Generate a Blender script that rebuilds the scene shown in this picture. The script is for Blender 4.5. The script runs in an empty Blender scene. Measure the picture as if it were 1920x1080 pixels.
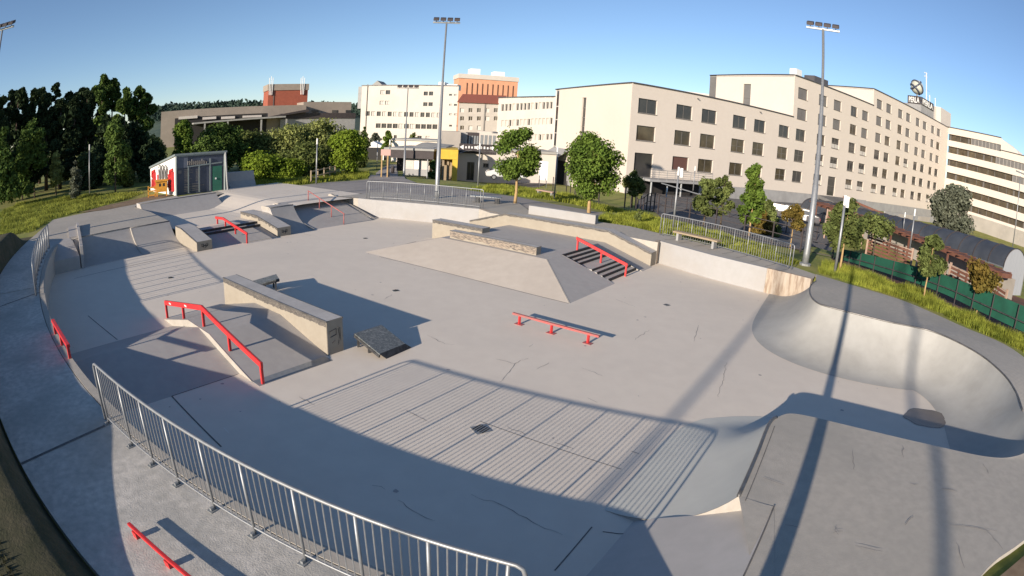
import bpy, bmesh, math, random
from mathutils import Vector, Matrix
random.seed(7)
R = math.radians
C = bpy.context.scene.collection
SC = bpy.context.scene
# ------------------------------------------------------------------ camera and measured geometry
PITCH, ROLL, K1, K3, K4 = 0.2765, 0.0620, 0.8787, 0.0066, 0.0512
CAMZ = 5.7
ROT = Matrix.Rotation(math.pi/2-PITCH, 3, 'X') @ Matrix.Rotation(ROLL, 3, 'Z')
def ray(px, py):
    x = (px-960)/960; y = (540-py)/960; r = math.hypot(x, y)+1e-12
    th = K1*r+K3*r**3+K4*r**4
    return ROT @ Vector((math.sin(th)*x/r, math.sin(th)*y/r, -math.cos(th)))
def P(px, py, z):
    "survey point: where the sight line of the survey photo meets the level z"
    d = ray(px, py); k = (z-CAMZ)/d.z
    return Vector((d.x*k, d.y*k, z))
def PD(px, py, dist):
    d = ray(px, py); k = dist/math.hypot(d.x, d.y)
    return Vector((d.x*k, d.y*k, CAMZ+d.z*k))
cam_d = bpy.data.cameras.new('camera'); cam = bpy.data.objects.new('camera', cam_d); C.objects.link(cam)
SC.camera = cam
SC.render.engine = 'CYCLES'
cam.location = (0, 0, CAMZ); cam.rotation_euler = ROT.to_euler()
cam_d.type = 'PANO'; cam_d.sensor_width = 36.0; cam_d.sensor_fit = 'HORIZONTAL'
cc = cam_d
cc.panorama_type = 'FISHEYE_LENS_POLYNOMIAL'
cc.fisheye_fov = R(170)
cc.fisheye_polynomial_k0 = 0.0
cc.fisheye_polynomial_k1 = -K1/18
cc.fisheye_polynomial_k2 = 0.0
cc.fisheye_polynomial_k3 = -K3/18**3
cc.fisheye_polynomial_k4 = -K4/18**4
cam_d.clip_start = 0.05; cam_d.clip_end = 5000
# ------------------------------------------------------------------ light
SUN_AZ, SUN_EL = 34.2, 15.2            # shadows run towards azimuth 34 (from +Y towards +X)
w = bpy.data.worlds.new('World'); SC.world = w; w.use_nodes = True
nt = w.node_tree; bg = nt.nodes['Background']
sky = nt.nodes.new('ShaderNodeTexSky'); sky.sky_type = 'NISHITA'; sky.sun_disc = False
sky.sun_elevation = R(SUN_EL); sky.sun_rotation = R(SUN_AZ+180)
sky.altitude = 1500; sky.air_density = 1.0; sky.dust_density = 0.0; sky.ozone_density = 4.0
tint = nt.nodes.new('ShaderNodeMix'); tint.data_type = 'RGBA'; tint.blend_type = 'MULTIPLY'; tint.inputs['Factor'].default_value = 1.0; tint.inputs['B'].default_value = (1.06, .91, .84, 1)
nt.links.new(sky.outputs[0], tint.inputs['A']); nt.links.new(tint.outputs['Result'], bg.inputs[0]); bg.inputs[1].default_value = 0.104
sd = bpy.data.lights.new('sun', 'SUN'); sun = bpy.data.objects.new('sun', sd); C.objects.link(sun)
sd.energy = 4.4; sd.angle = R(0.5); sd.color = (1.0, 0.88, 0.745)
a, e = R(SUN_AZ), R(SUN_EL)
sun.rotation_euler = Vector((math.sin(a)*math.cos(e), math.cos(a)*math.cos(e), -math.sin(e))).to_track_quat('-Z', 'Y').to_euler()
sun.location = (-20, -30, 30)
SC.view_settings.view_transform = 'Standard'; SC.view_settings.look = 'None'
SC.view_settings.exposure = 0.78; SC.view_settings.gamma = 1.0
SC.cycles.max_bounces = 6; SC.cycles.diffuse_bounces = 3; SC.cycles.transparent_max_bounces = 8
# ------------------------------------------------------------------ materials
MATS = {}
def mat(name, col, rough=.8, col2=None, scale=1.0, col3=None, scale3=.15, f3=.5, metal=0, bump=0, bscale=30, spec=.3, thr=(.35, .65), gen=False, thr3=(.45, .7), detail=6, stretch=None):
    "noise-varied surface: col mixed with col2 (fine) and col3 (broad stains)"
    if name in MATS: return MATS[name]
    m = bpy.data.materials.new(name); m.use_nodes = True; t = m.node_tree; b = t.nodes['Principled BSDF']
    b.inputs['Roughness'].default_value = rough; b.inputs['Metallic'].default_value = metal
    b.inputs['Specular IOR Level'].default_value = spec
    tc = t.nodes.new('ShaderNodeTexCoord'); co = tc.outputs['Object' if gen else 'Object']
    geo = t.nodes.new('ShaderNodeNewGeometry'); co = geo.outputs['Position']
    if stretch:
        mp = t.nodes.new('ShaderNodeMapping'); mp.inputs['Scale'].default_value = stretch
        t.links.new(co, mp.inputs[0]); co = mp.outputs[0]
    def noise(sc, det=detail, rg=.6):
        n = t.nodes.new('ShaderNodeTexNoise'); n.inputs['Scale'].default_value = sc
        n.inputs['Detail'].default_value = det; n.inputs['Roughness'].default_value = rg
        t.links.new(co, n.inputs['Vector']); return n.outputs['Fac']
    def mix(fac, A, B):
        mx = t.nodes.new('ShaderNodeMix'); mx.data_type = 'RGBA'
        t.links.new(fac, mx.inputs['Factor'])
        for s, v in ((mx.inputs['A'], A), (mx.inputs['B'], B)):
            if isinstance(v, tuple): s.default_value = (*v, 1)
            else: t.links.new(v, s)
        return mx.outputs['Result']
    def ramp(f, lo, hi, top=1.0):
        mr = t.nodes.new('ShaderNodeMapRange'); mr.inputs['From Min'].default_value = lo
        mr.inputs['From Max'].default_value = hi; mr.inputs['To Max'].default_value = top
        t.links.new(f, mr.inputs['Value']); return mr.outputs[0]
    c = col
    if col2: c = mix(ramp(noise(scale), *thr), c, col2)
    if col3: c = mix(ramp(noise(scale3, 8, .65), *thr3, f3), c, col3)
    if isinstance(c, tuple): b.inputs['Base Color'].default_value = (*c, 1)
    else: t.links.new(c, b.inputs['Base Color'])
    if bump:
        bp = t.nodes.new('ShaderNodeBump'); bp.inputs['Strength'].default_value = bump; bp.inputs['Distance'].default_value = .02
        t.links.new(noise(bscale), bp.inputs['Height']); t.links.new(bp.outputs[0], b.inputs['Normal'])
    MATS[name] = m
    return m
M = {}
M['floor'] = mat('concrete_floor', (0.681, 0.605, 0.508), .75, (0.65, 0.574, 0.482), 2.0, (0.578, 0.517, 0.44), .16, .7, bump=.15, bscale=60)
M['deck'] = mat('concrete_deck', (0.428, 0.387, 0.33), .8, (0.374, 0.342, 0.293), 5.0, (0.329, 0.306, 0.264), .35, .8, bump=.25, bscale=50)
M['path_old'] = mat('concrete_path_old', (0.592, 0.55, 0.486), .85, (0.426, 0.4, 0.355), 7.0, (0.347, 0.332, 0.295), .6, .9, bump=.4, bscale=40)
M['ramp'] = mat('concrete_ramp', (0.414, 0.387, 0.354), .65, (0.387, 0.359, 0.332), 4.0, (0.332, 0.308, 0.285), .5, .6, bump=.1, bscale=60)
M['bank'] = mat('concrete_bank', (0.493, 0.438, 0.374), .7, (0.452, 0.398, 0.339), 2.5, (0.42, 0.367, 0.31), .4, .6, bump=.1)
M['bowl'] = mat('concrete_bowl', (0.368, 0.356, 0.323), .55, (0.325, 0.313, 0.284), 1.6, (0.439, 0.426, 0.392), .45, .7, bump=.08, bscale=50, stretch=(1, 1, .45))
M['cream'] = mat('concrete_cream', (0.321, 0.284, 0.225), .8, (0.299, 0.261, 0.205), 5.0, (0.269, 0.233, 0.183), .8, .6, bump=.2)
M['wax'] = mat('waxed_edge', (.105, .095, .085), .7, (.24, .21, .17), 26.0, (.045, .042, .04), 5.0, .7, thr=(.52, .64), stretch=(1, 1, 1.8))
M['waxtop'] = mat('worn_ledge_top', (.46, .435, .405), .6, (.40, .38, .355), 8.0, (.33, .31, .29), 1.2, .6)
M['grime'] = mat('dark_scraped_ledge', (.30, .245, .19), .7, (.075, .068, .064), 14.0, (.36, .29, .22), 2.2, .6, thr=(.42, .58), stretch=(.6, .6, 2.6))
M['whitewall'] = mat('whitewashed_wall', (0.354, 0.344, 0.335), .85, (0.334, 0.325, 0.312), 3.0, (0.308, 0.281, 0.25), .5, .6, bump=.1)
M['wornwall'] = mat('worn_wall', (0.403, 0.331, 0.256), .85, (0.245, 0.18, 0.13), 2.6, (0.432, 0.382, 0.324), 1.1, .7, thr=(.45, .62), stretch=(3, 3, .5))
M['cheek'] = mat('pale_cheek_concrete', (0.407, 0.375, 0.331), .85, (0.364, 0.33, 0.284), 6.0, (0.306, 0.27, 0.228), 1.0, .6)
M['steelc'] = mat('coping_steel', (.13, .125, .12), .45, (.20, .19, .18), 4, metal=.6)
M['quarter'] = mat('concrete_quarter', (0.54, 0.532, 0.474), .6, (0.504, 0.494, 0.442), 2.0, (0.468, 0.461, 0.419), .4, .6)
M['stain'] = mat('floor_stain', (.36, .325, .30), .8)
M['rampn'] = mat('concrete_bank_grey', (.47, .44, .41), .65, (.43, .405, .375), 3.0, (.39, .365, .34), .5, .6)
M['joint'] = mat('joint_filler', (.10, .095, .09), .9, (.17, .16, .15), 6)
M['crack'] = mat('crack_dark', (.22, .205, .195), .9)
M['scuff'] = mat('pale_scuff', (.74, .69, .64), .8)
M['red'] = mat('red_paint', (.60, .035, .035), .45, (.50, .03, .03), 4.0, (.30, .06, .05), 3.0, .5, thr3=(.56, .7), spec=.5)
M['redpale'] = mat('worn_red_steel', (.46, .10, .09), .5, (.33, .12, .11), 6.0, (.22, .14, .13), 3.0, .7)
M['redworn'] = mat('scraped_red_steel', (.30, .05, .045), .45, (.14, .11, .10), 9.0, (.40, .06, .05), 3.0, .6, thr=(.46, .6), spec=.5)
M['galv'] = mat('galvanised_steel', (0.312, 0.32, 0.32), .48, (0.25, 0.257, 0.265), 12, metal=.5, spec=.5)
M['galvdark'] = mat('dull_steel', (.30, .31, .31), .5, (.24, .25, .25), 8, metal=.4)
M['stairblack'] = mat('black_stair_edging', (.022, .024, .027), .55, (.045, .047, .05), 8)
M['black'] = mat('black_ply', (.03, .03, .032), .6, (.07, .07, .07), 8)
M['plyworn'] = mat('scratched_black_ply', (.085, .095, .096), .5, (.22, .23, .23), 18, (.34, .345, .34), 4.5, .55, thr=(.47, .66), thr3=(.52, .75), stretch=(1, 2.6, 1))
M['asphalt'] = mat('asphalt', (.115, .112, .11), .9, (.15, .145, .14), 4, (.09, .09, .09), .3, .7, bump=.3)
M['pathlight'] = mat('path_paving', (.33, .30, .275), .85, (.28, .255, .235), 2, (.22, .205, .19), .25, .7)
M['soil'] = mat('bare_soil', (.20, .135, .085), .95, (.26, .19, .12), 3, (.12, .085, .05), .8, .7)
M['redgravel'] = mat('red_brown_court', (.17, .075, .05), .95, (.10, .06, .042), 1.6, (.07, .055, .04), .4, .6)
M['grass'] = mat('grass', (0.223, 0.243, 0.0486), .95, (0.135, 0.169, 0.0324), 2.2, (0.297, 0.263, 0.081), .35, .75, bump=.6, bscale=14, thr3=(.42, .62))
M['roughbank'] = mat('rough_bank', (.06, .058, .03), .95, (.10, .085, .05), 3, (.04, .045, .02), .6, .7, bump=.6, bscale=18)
M['wallcream'] = mat('render_cream', (.62, .55, .475), .9, (.60, .53, .455), 2, (.57, .50, .43), .15, .5)
M['wallwhite'] = mat('render_offwhite', (.58, .525, .465), .9, (.55, .50, .44), .8, (.49, .44, .385), .12, .6)
M['walldull'] = mat('render_dull', (.40, .36, .315), .9, (.36, .325, .285), .8, (.30, .27, .24), .12, .6)
M['wallbrown'] = mat('brown_concrete', (.33, .275, .225), .9, (.29, .245, .20), .5, (.23, .195, .16), .1, .6)
M['brick'] = mat('red_brick', (.34, .10, .06), .9, (.29, .085, .05), 1.2, (.24, .075, .05), .2, .5)
M['orange'] = mat('orange_cladding', (.66, .33, .20), .85, (.61, .29, .17), .5)
M['rooftile'] = mat('red_roof_tile', (.27, .085, .055), .9, (.21, .07, .05), 2)
M['glass'] = mat('window_glass', (.035, .035, .037), .06, (.06, .057, .052), .5, spec=.5)
M['glassb'] = mat('brown_window_glass', (.055, .042, .028), .08, (.10, .08, .05), .7, (.03, .028, .025), .4, .8, spec=.6)
M['blind'] = mat('grey_blind', (.165, .155, .145), .5, (.135, .127, .12), .6, spec=.5)
M['blindw'] = mat('white_blind', (.52, .485, .44), .6, (.46, .43, .39), .8)
M['frame'] = mat('window_frame', (.13, .12, .11), .5)
M['framew'] = mat('pale_window_frame', (.50, .46, .41), .6)
M['metalroof'] = mat('roof_edge_metal', (.10, .095, .10), .45, metal=.3)
M['plinth'] = mat('grey_plinth', (.33, .325, .315), .9, (.29, .285, .28), 1.2, (.24, .235, .23), .3, .6)
M['concwall'] = mat('raw_concrete_wall', (.34, .31, .27), .9, (.28, .26, .23), 1.0, (.42, .385, .34), .25, .7)
M['dark'] = mat('recess_shade_paint', (.03, .028, .027), .8)  # flat near-black that stands in for shade inside openings
M['charcoal'] = mat('charcoal_fascia', (.045, .037, .038), .7, (.06, .05, .05), 2)
M['greyroof'] = mat('grey_roof_felt', (.34, .33, .30), .9, (.28, .275, .26), .8)
M['yellow'] = mat('yellow_render', (.62, .43, .06), .8, (.55, .37, .05), 2)
M['white'] = mat('white_paint', (.72, .71, .68), .5)
M['carglass'] = mat('car_glass', (.02, .022, .025), .08, spec=.7)
M['carwhite'] = mat('white_car_paint', (.58, .58, .57), .25, spec=.5)
M['carred'] = mat('dark_car_paint', (.06, .055, .06), .25, spec=.5)
M['tyre'] = mat('tyre_rubber', (.02, .02, .02), .85)
M['slat'] = mat('brown_timber_slat', (.155, .065, .042), .8, (.115, .05, .033), 3, (.21, .11, .08), .8, .5)
M['slatpale'] = mat('sunbleached_timber', (.40, .28, .21), .8, (.33, .22, .16), 3)
M['greenmesh'] = mat('green_windscreen', (.012, .085, .052), .8, (.010, .06, .038), 1.5, (.02, .10, .07), .4, .5)
M['greendoor'] = mat('green_door', (.035, .15, .10), .5, (.03, .12, .08), 2)
M['navy'] = mat('navy_panel', (.045, .055, .085), .35, (.06, .07, .10), 1.5, spec=.5)
M['navyl'] = mat('blue_grey_panel', (.115, .13, .165), .45, (.10, .115, .145), 2)
M['greysteel'] = mat('painted_grey_steel', (.20, .235, .235), .5, (.17, .20, .20), 3)
M['wood'] = mat('weathered_wood', (.33, .26, .18), .85, (.26, .20, .13), 6, stretch=(1, 1, 4))
M['stake'] = mat('pine_stake', (.42, .29, .14), .85, (.34, .22, .10), 5)
M['orangewood'] = mat('orange_painted_wood', (.75, .36, .05), .7, (.66, .29, .04), 5, (.42, .17, .03), 2, .5)
M['bark'] = mat('tree_bark', (.10, .075, .052), .95, (.065, .05, .036), 8, bump=.5, stretch=(1, 1, .3))
M['barkp'] = mat('pine_bark', (.12, .085, .065), .95, (.07, .052, .042), 6)
M['poly'] = mat('blue_grey_polycarbonate', (.045, .052, .066), .6, (.07, .078, .092), .6, (.032, .038, .05), .25, .7, spec=.25)
M['polyend'] = mat('grey_corrugated_end', (.30, .31, .33), .5, (.24, .25, .27), 3, stretch=(6, 6, .2))
M['hill'] = mat('wooded_hill', (.055, .082, .06), 1, (.032, .055, .045), .12, (.07, .09, .05), .02, .6)
M['water'] = mat('puddle_water', (.085, .07, .06), .25, (.11, .092, .08), 1.2, spec=.4)
def leafmat(name, c1, c2, scale, trans=.28, c3=None):
    m = bpy.data.materials.new(name); m.use_nodes = True; t = m.node_tree
    t.nodes.remove(t.nodes['Principled BSDF']); out = t.nodes['Material Output']
    geo = t.nodes.new('ShaderNodeNewGeometry')
    n = t.nodes.new('ShaderNodeTexNoise'); n.inputs['Scale'].default_value = scale; n.inputs['Detail'].default_value = 4
    t.links.new(geo.outputs['Position'], n.inputs['Vector'])
    mr = t.nodes.new('ShaderNodeMapRange'); mr.inputs['From Min'].default_value = .36; mr.inputs['From Max'].default_value = .64
    t.links.new(n.outputs['Fac'], mr.inputs['Value'])
    mx = t.nodes.new('ShaderNodeMix'); mx.data_type = 'RGBA'; mx.inputs['A'].default_value = (*c1, 1); mx.inputs['B'].default_value = (*c2, 1)
    t.links.new(mr.outputs[0], mx.inputs['Factor'])
    col = mx.outputs['Result']
    ri = t.nodes.new('ShaderNodeMix'); ri.data_type = 'RGBA'; ri.blend_type = 'MULTIPLY'; ri.inputs['Factor'].default_value = .55
    wn = t.nodes.new('ShaderNodeTexWhiteNoise'); wn.noise_dimensions = '3D'
    sn = t.nodes.new('ShaderNodeVectorMath'); sn.operation = 'SNAP'; sn.inputs[1].default_value = (.35, .35, .35)
    t.links.new(geo.outputs['Position'], sn.inputs[0]); t.links.new(sn.outputs[0], wn.inputs['Vector'])
    t.links.new(col, ri.inputs['A']); t.links.new(wn.outputs['Value'], ri.inputs['B'])
    d = t.nodes.new('ShaderNodeBsdfDiffuse'); tr = t.nodes.new('ShaderNodeBsdfTranslucent'); ms = t.nodes.new('ShaderNodeMixShader')
    ms.inputs[0].default_value = trans
    t.links.new(ri.outputs['Result'], d.inputs[0]); t.links.new(ri.outputs['Result'], tr.inputs[0])
    t.links.new(d.outputs[0], ms.inputs[1]); t.links.new(tr.outputs[0], ms.inputs[2]); t.links.new(ms.outputs[0], out.inputs[0])
    MATS[name] = m; return m
M['leafpark'] = leafmat('leaf_maple', (0.218, 0.31, 0.0575), (0.127, 0.201, 0.0391), .9)
M['leafpine'] = leafmat('leaf_pine', (0.0688, 0.0975, 0.045), (0.04, 0.0625, 0.0325), .35, .1)  # dark pine green, deepened in place of shade on the wood's front
M['leafoak'] = leafmat('leaf_oak', (0.152, 0.225, 0.0555), (0.0873, 0.139, 0.0397), .35, .2)
M['leafwillow'] = leafmat('leaf_willow', (0.406, 0.431, 0.146), (0.26, 0.3, 0.0975), .5)
M['leafbright'] = leafmat('leaf_hazel', (0.323, 0.42, 0.056), (0.196, 0.28, 0.0349), .6)
M['leafgrey'] = leafmat('leaf_grey_maple', (.23, .245, .175), (.15, .165, .115), .5)
M['leafrust'] = leafmat('leaf_rusty', (.28, .19, .05), (.18, .15, .04), .9)
M['leafdull'] = leafmat('leaf_dull', (0.22, 0.261, 0.0825), (0.138, 0.172, 0.055), .8)
M['blade'] = leafmat('grass_blade', (0.442, 0.468, 0.078), (0.26, 0.305, 0.052), .8, .35)
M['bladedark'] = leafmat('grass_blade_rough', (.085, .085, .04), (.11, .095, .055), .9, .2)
# ------------------------------------------------------------------ mesh helpers
def V3(p): return Vector(p) if len(p) == 3 else Vector((p[0], p[1], 0))
class MB:
    def __init__(s): s.v = []; s.f = []
    def poly(s, pts):
        i = len(s.v); s.v += [Vector(p) for p in pts]; s.f.append(tuple(range(i, i+len(pts)))); return s
    def prism(s, pts, ext):
        i = len(s.v); n = len(pts); ext = Vector(ext)
        s.v += [Vector(p) for p in pts]+[Vector(p)+ext for p in pts]
        s.f.append(tuple(range(i+n-1, i-1, -1))); s.f.append(tuple(range(i+n, i+2*n)))
        for k in range(n):
            j = (k+1) % n; s.f.append((i+k, i+j, i+n+j, i+n+k))
        return s
    def box(s, o, x, y, z):
        o, x, y, z = Vector(o), Vector(x), Vector(y), Vector(z)
        return s.prism([o, o+x, o+x+y, o+y], z)
    def cbox(s, c, sx, sy, sz, rz=0):
        "box of size sx, sy, sz standing on c"
        x = Vector((math.cos(rz), math.sin(rz), 0)); y = Vector((-math.sin(rz), math.cos(rz), 0)); c = Vector(c)
        return s.box(c-x*sx/2-y*sy/2, x*sx, y*sy, (0, 0, sz))
    def beam(s, a, b, wd, h, up=(0, 0, 1)):
        "rectangular bar from a to b, wd wide, h high, a and b on the middle of its top face"
        a, b = Vector(a), Vector(b); d = (b-a).normalized(); sd = d.cross(Vector(up)).normalized(); u = sd.cross(d).normalized()
        return s.box(a-sd*wd/2-u*h, sd*wd, b-a, u*h)
    def tube(s, pts, r, n=8, cap=True):
        pts = [Vector(p) for p in pts]; i0 = len(s.v); m = len(pts)
        rs = r if isinstance(r, (list, tuple)) else [r]*m
        prev = None
        for k, p in enumerate(pts):
            d = (pts[min(k+1, m-1)]-pts[max(k-1, 0)]).normalized()
            if prev is None: x = d.orthogonal().normalized()
            else: x = (prev-d*prev.dot(d)).normalized()
            prev = x; y = d.cross(x)
            for q in range(n):
                t = 2*math.pi*q/n; s.v.append(p+(x*math.cos(t)+y*math.sin(t))*rs[k])
        for k in range(m-1):
            for q in range(n):
                a = i0+k*n+q; b = i0+k*n+(q+1) % n; s.f.append((a, b, b+n, a+n))
        if cap:
            s.f.append(tuple(i0+q for q in range(n-1, -1, -1))); s.f.append(tuple(i0+(m-1)*n+q for q in range(n)))
        return s
    def lathe(s, c, prof, n=20, axis=(0, 0, 1)):
        c = Vector(c); i0 = len(s.v); m = len(prof)
        q = Vector((0, 0, 1)).rotation_difference(Vector(axis))
        for (r, z) in prof:
            for k in range(n):
                t = 2*math.pi*k/n; s.v.append(c+q @ Vector((r*math.cos(t), r*math.sin(t), z)))
        for a in range(m-1):
            for k in range(n):
                k2 = (k+1) % n; s.f.append((i0+a*n+k, i0+a*n+k2, i0+(a+1)*n+k2, i0+(a+1)*n+k))
        return s
    def strip(s, A, B):
        i = len(s.v); n = len(A); s.v += [Vector(p) for p in A]+[Vector(p) for p in B]
        for k in range(n-1): s.f.append((i+k, i+k+1, i+n+k+1, i+n+k))
        return s
    def loft(s, rows):
        for a, b in zip(rows, rows[1:]): s.strip(a, b)
        return s
    def build(s, name, mt, parent=None, smooth=False, recalc=True, bevel=0, merge=True, kind=None):
        me = bpy.data.meshes.new(name)
        if parent is not None: off = wloc(parent)
        elif kind == 'structure': off = Vector((0, 0, 0))
        else:
            xs = [p.x for p in s.v]; ys = [p.y for p in s.v]
            off = Vector(((min(xs)+max(xs))/2, (min(ys)+max(ys))/2, min(p.z for p in s.v)))
        me.from_pydata([p-off for p in s.v], [], s.f)
        if merge or recalc or bevel:
            bm = bmesh.new(); bm.from_mesh(me)
            if merge: bmesh.ops.remove_doubles(bm, verts=bm.verts, dist=1e-4)
            if recalc: bmesh.ops.recalc_face_normals(bm, faces=bm.faces)
            if bevel:
                ed = [e for e in bm.edges if len(e.link_faces) == 2 and e.calc_face_angle(0) > .5]
                bmesh.ops.bevel(bm, geom=ed, offset=bevel, segments=2, affect='EDGES', clamp_overlap=True)
            bm.to_mesh(me); bm.free()
        o = bpy.data.objects.new(name, me); C.objects.link(o)
        if mt is not None: me.materials.append(mt)
        if parent is not None: o.parent = parent
        else: o.location = off
        if smooth:
            for p in me.polygons: p.use_smooth = True
        if kind: o['kind'] = kind
        return o
def wloc(o):
    l = Vector((0, 0, 0))
    while o is not None: l += o.location; o = o.parent
    return l
def tag(o, label=None, cat=None, group=None, kind=None):
    if label: o['label'] = label
    if cat: o['category'] = cat
    if group: o['group'] = group
    if kind: o['kind'] = kind
    return o
def thing(name, label, cat, loc=(0, 0, 0), group=None):
    o = bpy.data.objects.new(name, None); C.objects.link(o); o.location = Vector(loc); o.empty_display_size = .3
    return tag(o, label, cat, group)
def dup(root, loc, rz=0, sc=1, label=None, group=None):
    r = root.copy(); C.objects.link(r); r.location = Vector(loc); r.rotation_euler = (0, 0, rz)
    r.scale = (sc, sc, sc) if not isinstance(sc, tuple) else sc
    if label: r['label'] = label
    if group: r['group'] = group
    for ch in list(root.children):
        c = ch.copy(); C.objects.link(c); c.parent = r
        for g in ch.children:
            d = g.copy(); C.objects.link(d); d.parent = c
    return r
def resample(pts, n):
    pts = [Vector(p) for p in pts]; L = [0]
    for a, b in zip(pts, pts[1:]): L.append(L[-1]+(b-a).length)
    out = []; k = 0
    for i in range(n):
        t = L[-1]*i/(n-1)
        while k < len(L)-2 and L[k+1] < t: k += 1
        f = (t-L[k])/max(L[k+1]-L[k], 1e-9); out.append(pts[k].lerp(pts[k+1], f))
    return out
def catmull(pts, sub=6):
    pts = [Vector(p) for p in pts]; out = []
    for i in range(len(pts)-1):
        p0 = pts[max(i-1, 0)]; p1 = pts[i]; p2 = pts[i+1]; p3 = pts[min(i+2, len(pts)-1)]
        for k in range(sub):
            t = k/sub
            out.append(.5*((2*p1)+(p2-p0)*t+(2*p0-5*p1+4*p2-p3)*t*t+(3*p1-p0-3*p2+p3)*t**3))
    out.append(pts[-1]); return out
class Fr:
    "local frame: u along azimuth au, v along azimuth av"
    def __init__(s, o, au, av):
        s.o = Vector((o[0], o[1], 0)); s.U = Vector((math.sin(R(au)), math.cos(R(au)), 0)); s.V = Vector((math.sin(R(av)), math.cos(R(av)), 0))
    def p(s, u, v, z=0): return s.o+s.U*u+s.V*v+Vector((0, 0, z))
    def uv(s, w): d = Vector((w[0], w[1], 0))-s.o; return d.dot(s.U), d.dot(s.V)
A_ = Fr((-4.48, 12.86), 124, 34); Cc = Fr((1.96, 18.63), 124, 34); D_ = Fr((-14.52, 22.88), 304, 34); N_ = Fr((3.41, 6.35), 124, 34)
DZ = 1.03
WC = Vector((12.587, 44.413, 0))
def arc(Rr, a0, a1, n, z): return [WC+Vector((math.sin(R(a0+(a1-a0)*i/(n-1)))*Rr, math.cos(R(a0+(a1-a0)*i/(n-1)))*Rr, z)) for i in range(n)]
def azc(p): return math.degrees(math.atan2(p[0]-WC.x, p[1]-WC.y)) % 360
# ------------------------------------------------------------------ terrain
CP = [(-9,3.4,.9),(-4,1.5,.9),(0,-5,.9),(-18,11.5,.95),(-24,16,1.0),(-28,22,1.0),(-31,28,1.05),(-42,25,1.45),(-50,50,1.4),(-36,36,1.3),(-60,30,1.6),(-33,45,1.1),(-24,38,1.0),(-15,42,.9),(-5,38,.97),(2,34,1.0),
 (8,29,.98),(14,22,.98),(17.5,17,.98),(18.5,13,.98),(14,4,.95),(8,1,.95),(-12,50,.75),(-20,58,.6),(-28,60,.7),(-5,48,.7),(3,42,.75),(9,36,.75),(14,30,.65),(19,24,.6),(22,16,.5),(20,6,.6),
 (-13,66,-1.0),(-20,75,-1.6),(-5,66,-1.6),(-4,76,-2.1),(5,58,-1.0),(12,50,-1.1),(20,42,-1.2),(30,34,-1.2),(30,25,-.6),(35,12,-.6),(40,60,-1.5),(60,50,-1.5),(90,80,-1.5),(60,20,-1.2),(0,120,-3),(-40,120,-2),(-80,90,0),(-100,40,2.2),(-60,-20,1.5),(-30,-10,1.2),
 (10,85,-2.2),(-12,20,.9),(0,20,.9),(5,12,.9),(-10,12,.9),(-5,28,.9),(8,22,.9),(-18,28,1),
 (0,-60,1),(60,-30,0),(-160,0,3),(160,60,-2),(150,160,-3),(0,240,-3),(-120,200,0),(-300,150,4),(300,100,-4),(0,500,-3),(-300,500,2),(400,400,-4),(0,-400,0),(-600,0,5),(600,0,-4),(0,900,0),(-700,700,5),(700,800,-4)]
def Hraw(x, y):
    sw = sz = 0
    for cx, cy, cz in CP:
        d2 = (x-cx)**2+(y-cy)**2+6.0
        wt = 1/(d2*math.sqrt(d2)); sw += wt; sz += wt*cz
    return sz/sw
def inpoly(x, y, poly):
    c = False; n = len(poly); j = n-1
    for i in range(n):
        xi, yi = poly[i][0], poly[i][1]; xj, yj = poly[j][0], poly[j][1]
        if (yi > y) != (yj > y) and x < (xj-xi)*(y-yi)/(yj-yi)+xi: c = not c
        j = i
    return c
hub = [Cc.p(-9.5, 8.9), Cc.p(-.1, 8.9)]
FOOT = [tuple(p) for p in arc(43.4, 234, 193, 24, 0)]+[(6.9,4.6,0),(10.8,5.3,0),(13.4,7.0,0),(14.9,9.4,0),(15.4,12.6,0),(14.2,15.6,0),(12.8,18.4,0),(12.0,20.9,0),(11.3,22.4,0),(7.4,27.0,0),hub[1],hub[0],(-2,32.7,0),(-5.3,33.6,0),(-9.6,34.9,0),D_.p(4.7,11),D_.p(9,9),D_.p(12.5,6),D_.p(12.5,1),D_.p(8,-3.0),D_.p(5.2,-6.3)]
FOOT = [Vector(p) for p in FOOT]
def sstep(a, b, x):
    t = min(max((x-a)/(b-a), 0), 1); return t*t*(3-2*t)
def fr2(x, y): return math.sin(x*1.3+y*.7)*.5+math.sin(x*.37-y*.9+2)*.5
HC = {}
def Hs(x, y):
    "ground level with the grassy bank that runs outside the near path"
    z = Hraw(x, y)
    rr = math.hypot(x-WC.x, y-WC.y); az = azc((x, y))
    if False:
        k = sstep(186, 192, az)*(1-sstep(233, 238, az))
        hgt = (.47+.07*fr2(x*.9, y*.9))*(1-.72*sstep(207, 203, az) if az < 207 else 1)
        z += hgt*k*sstep(44.75, 46.3, rr)*(1-.6*sstep(50, 60, rr))
    return z
def H(x, y):
    z = Hs(x, y)
    if inpoly(x, y, FOOT): return min(z, -.6)
    return z
def G(px, py, z0=0.5):
    "ground point on the sight line"
    z = z0
    for _ in range(25):
        p = P(px, py, z); z = z+(Hs(p.x, p.y)-z)*.6
    p = P(px, py, z); return Vector((p.x, p.y, Hs(p.x, p.y)))
def axis(lo, hi, f0, f1, step, far):
    a = []; x = f0
    while x <= f1+1e-6: a.append(x); x += step
    s = step; x = f1
    while x < hi: s = min(s*1.35, far); x += s; a.append(x)
    s = step; x = f0; b = []
    while x > lo: s = min(s*1.35, far); x -= s; b.append(x)
    return b[::-1]+a
XS = axis(-1500, 1500, -46, 46, 1.0, 150); YS = axis(-600, 1800, -6, 80, 1.0, 150)
g = MB(); zz = {}
for j, y in enumerate(YS):
    for i, x in enumerate(XS): g.v.append(Vector((x, y, H(x, y))))
nx = len(XS)
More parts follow.
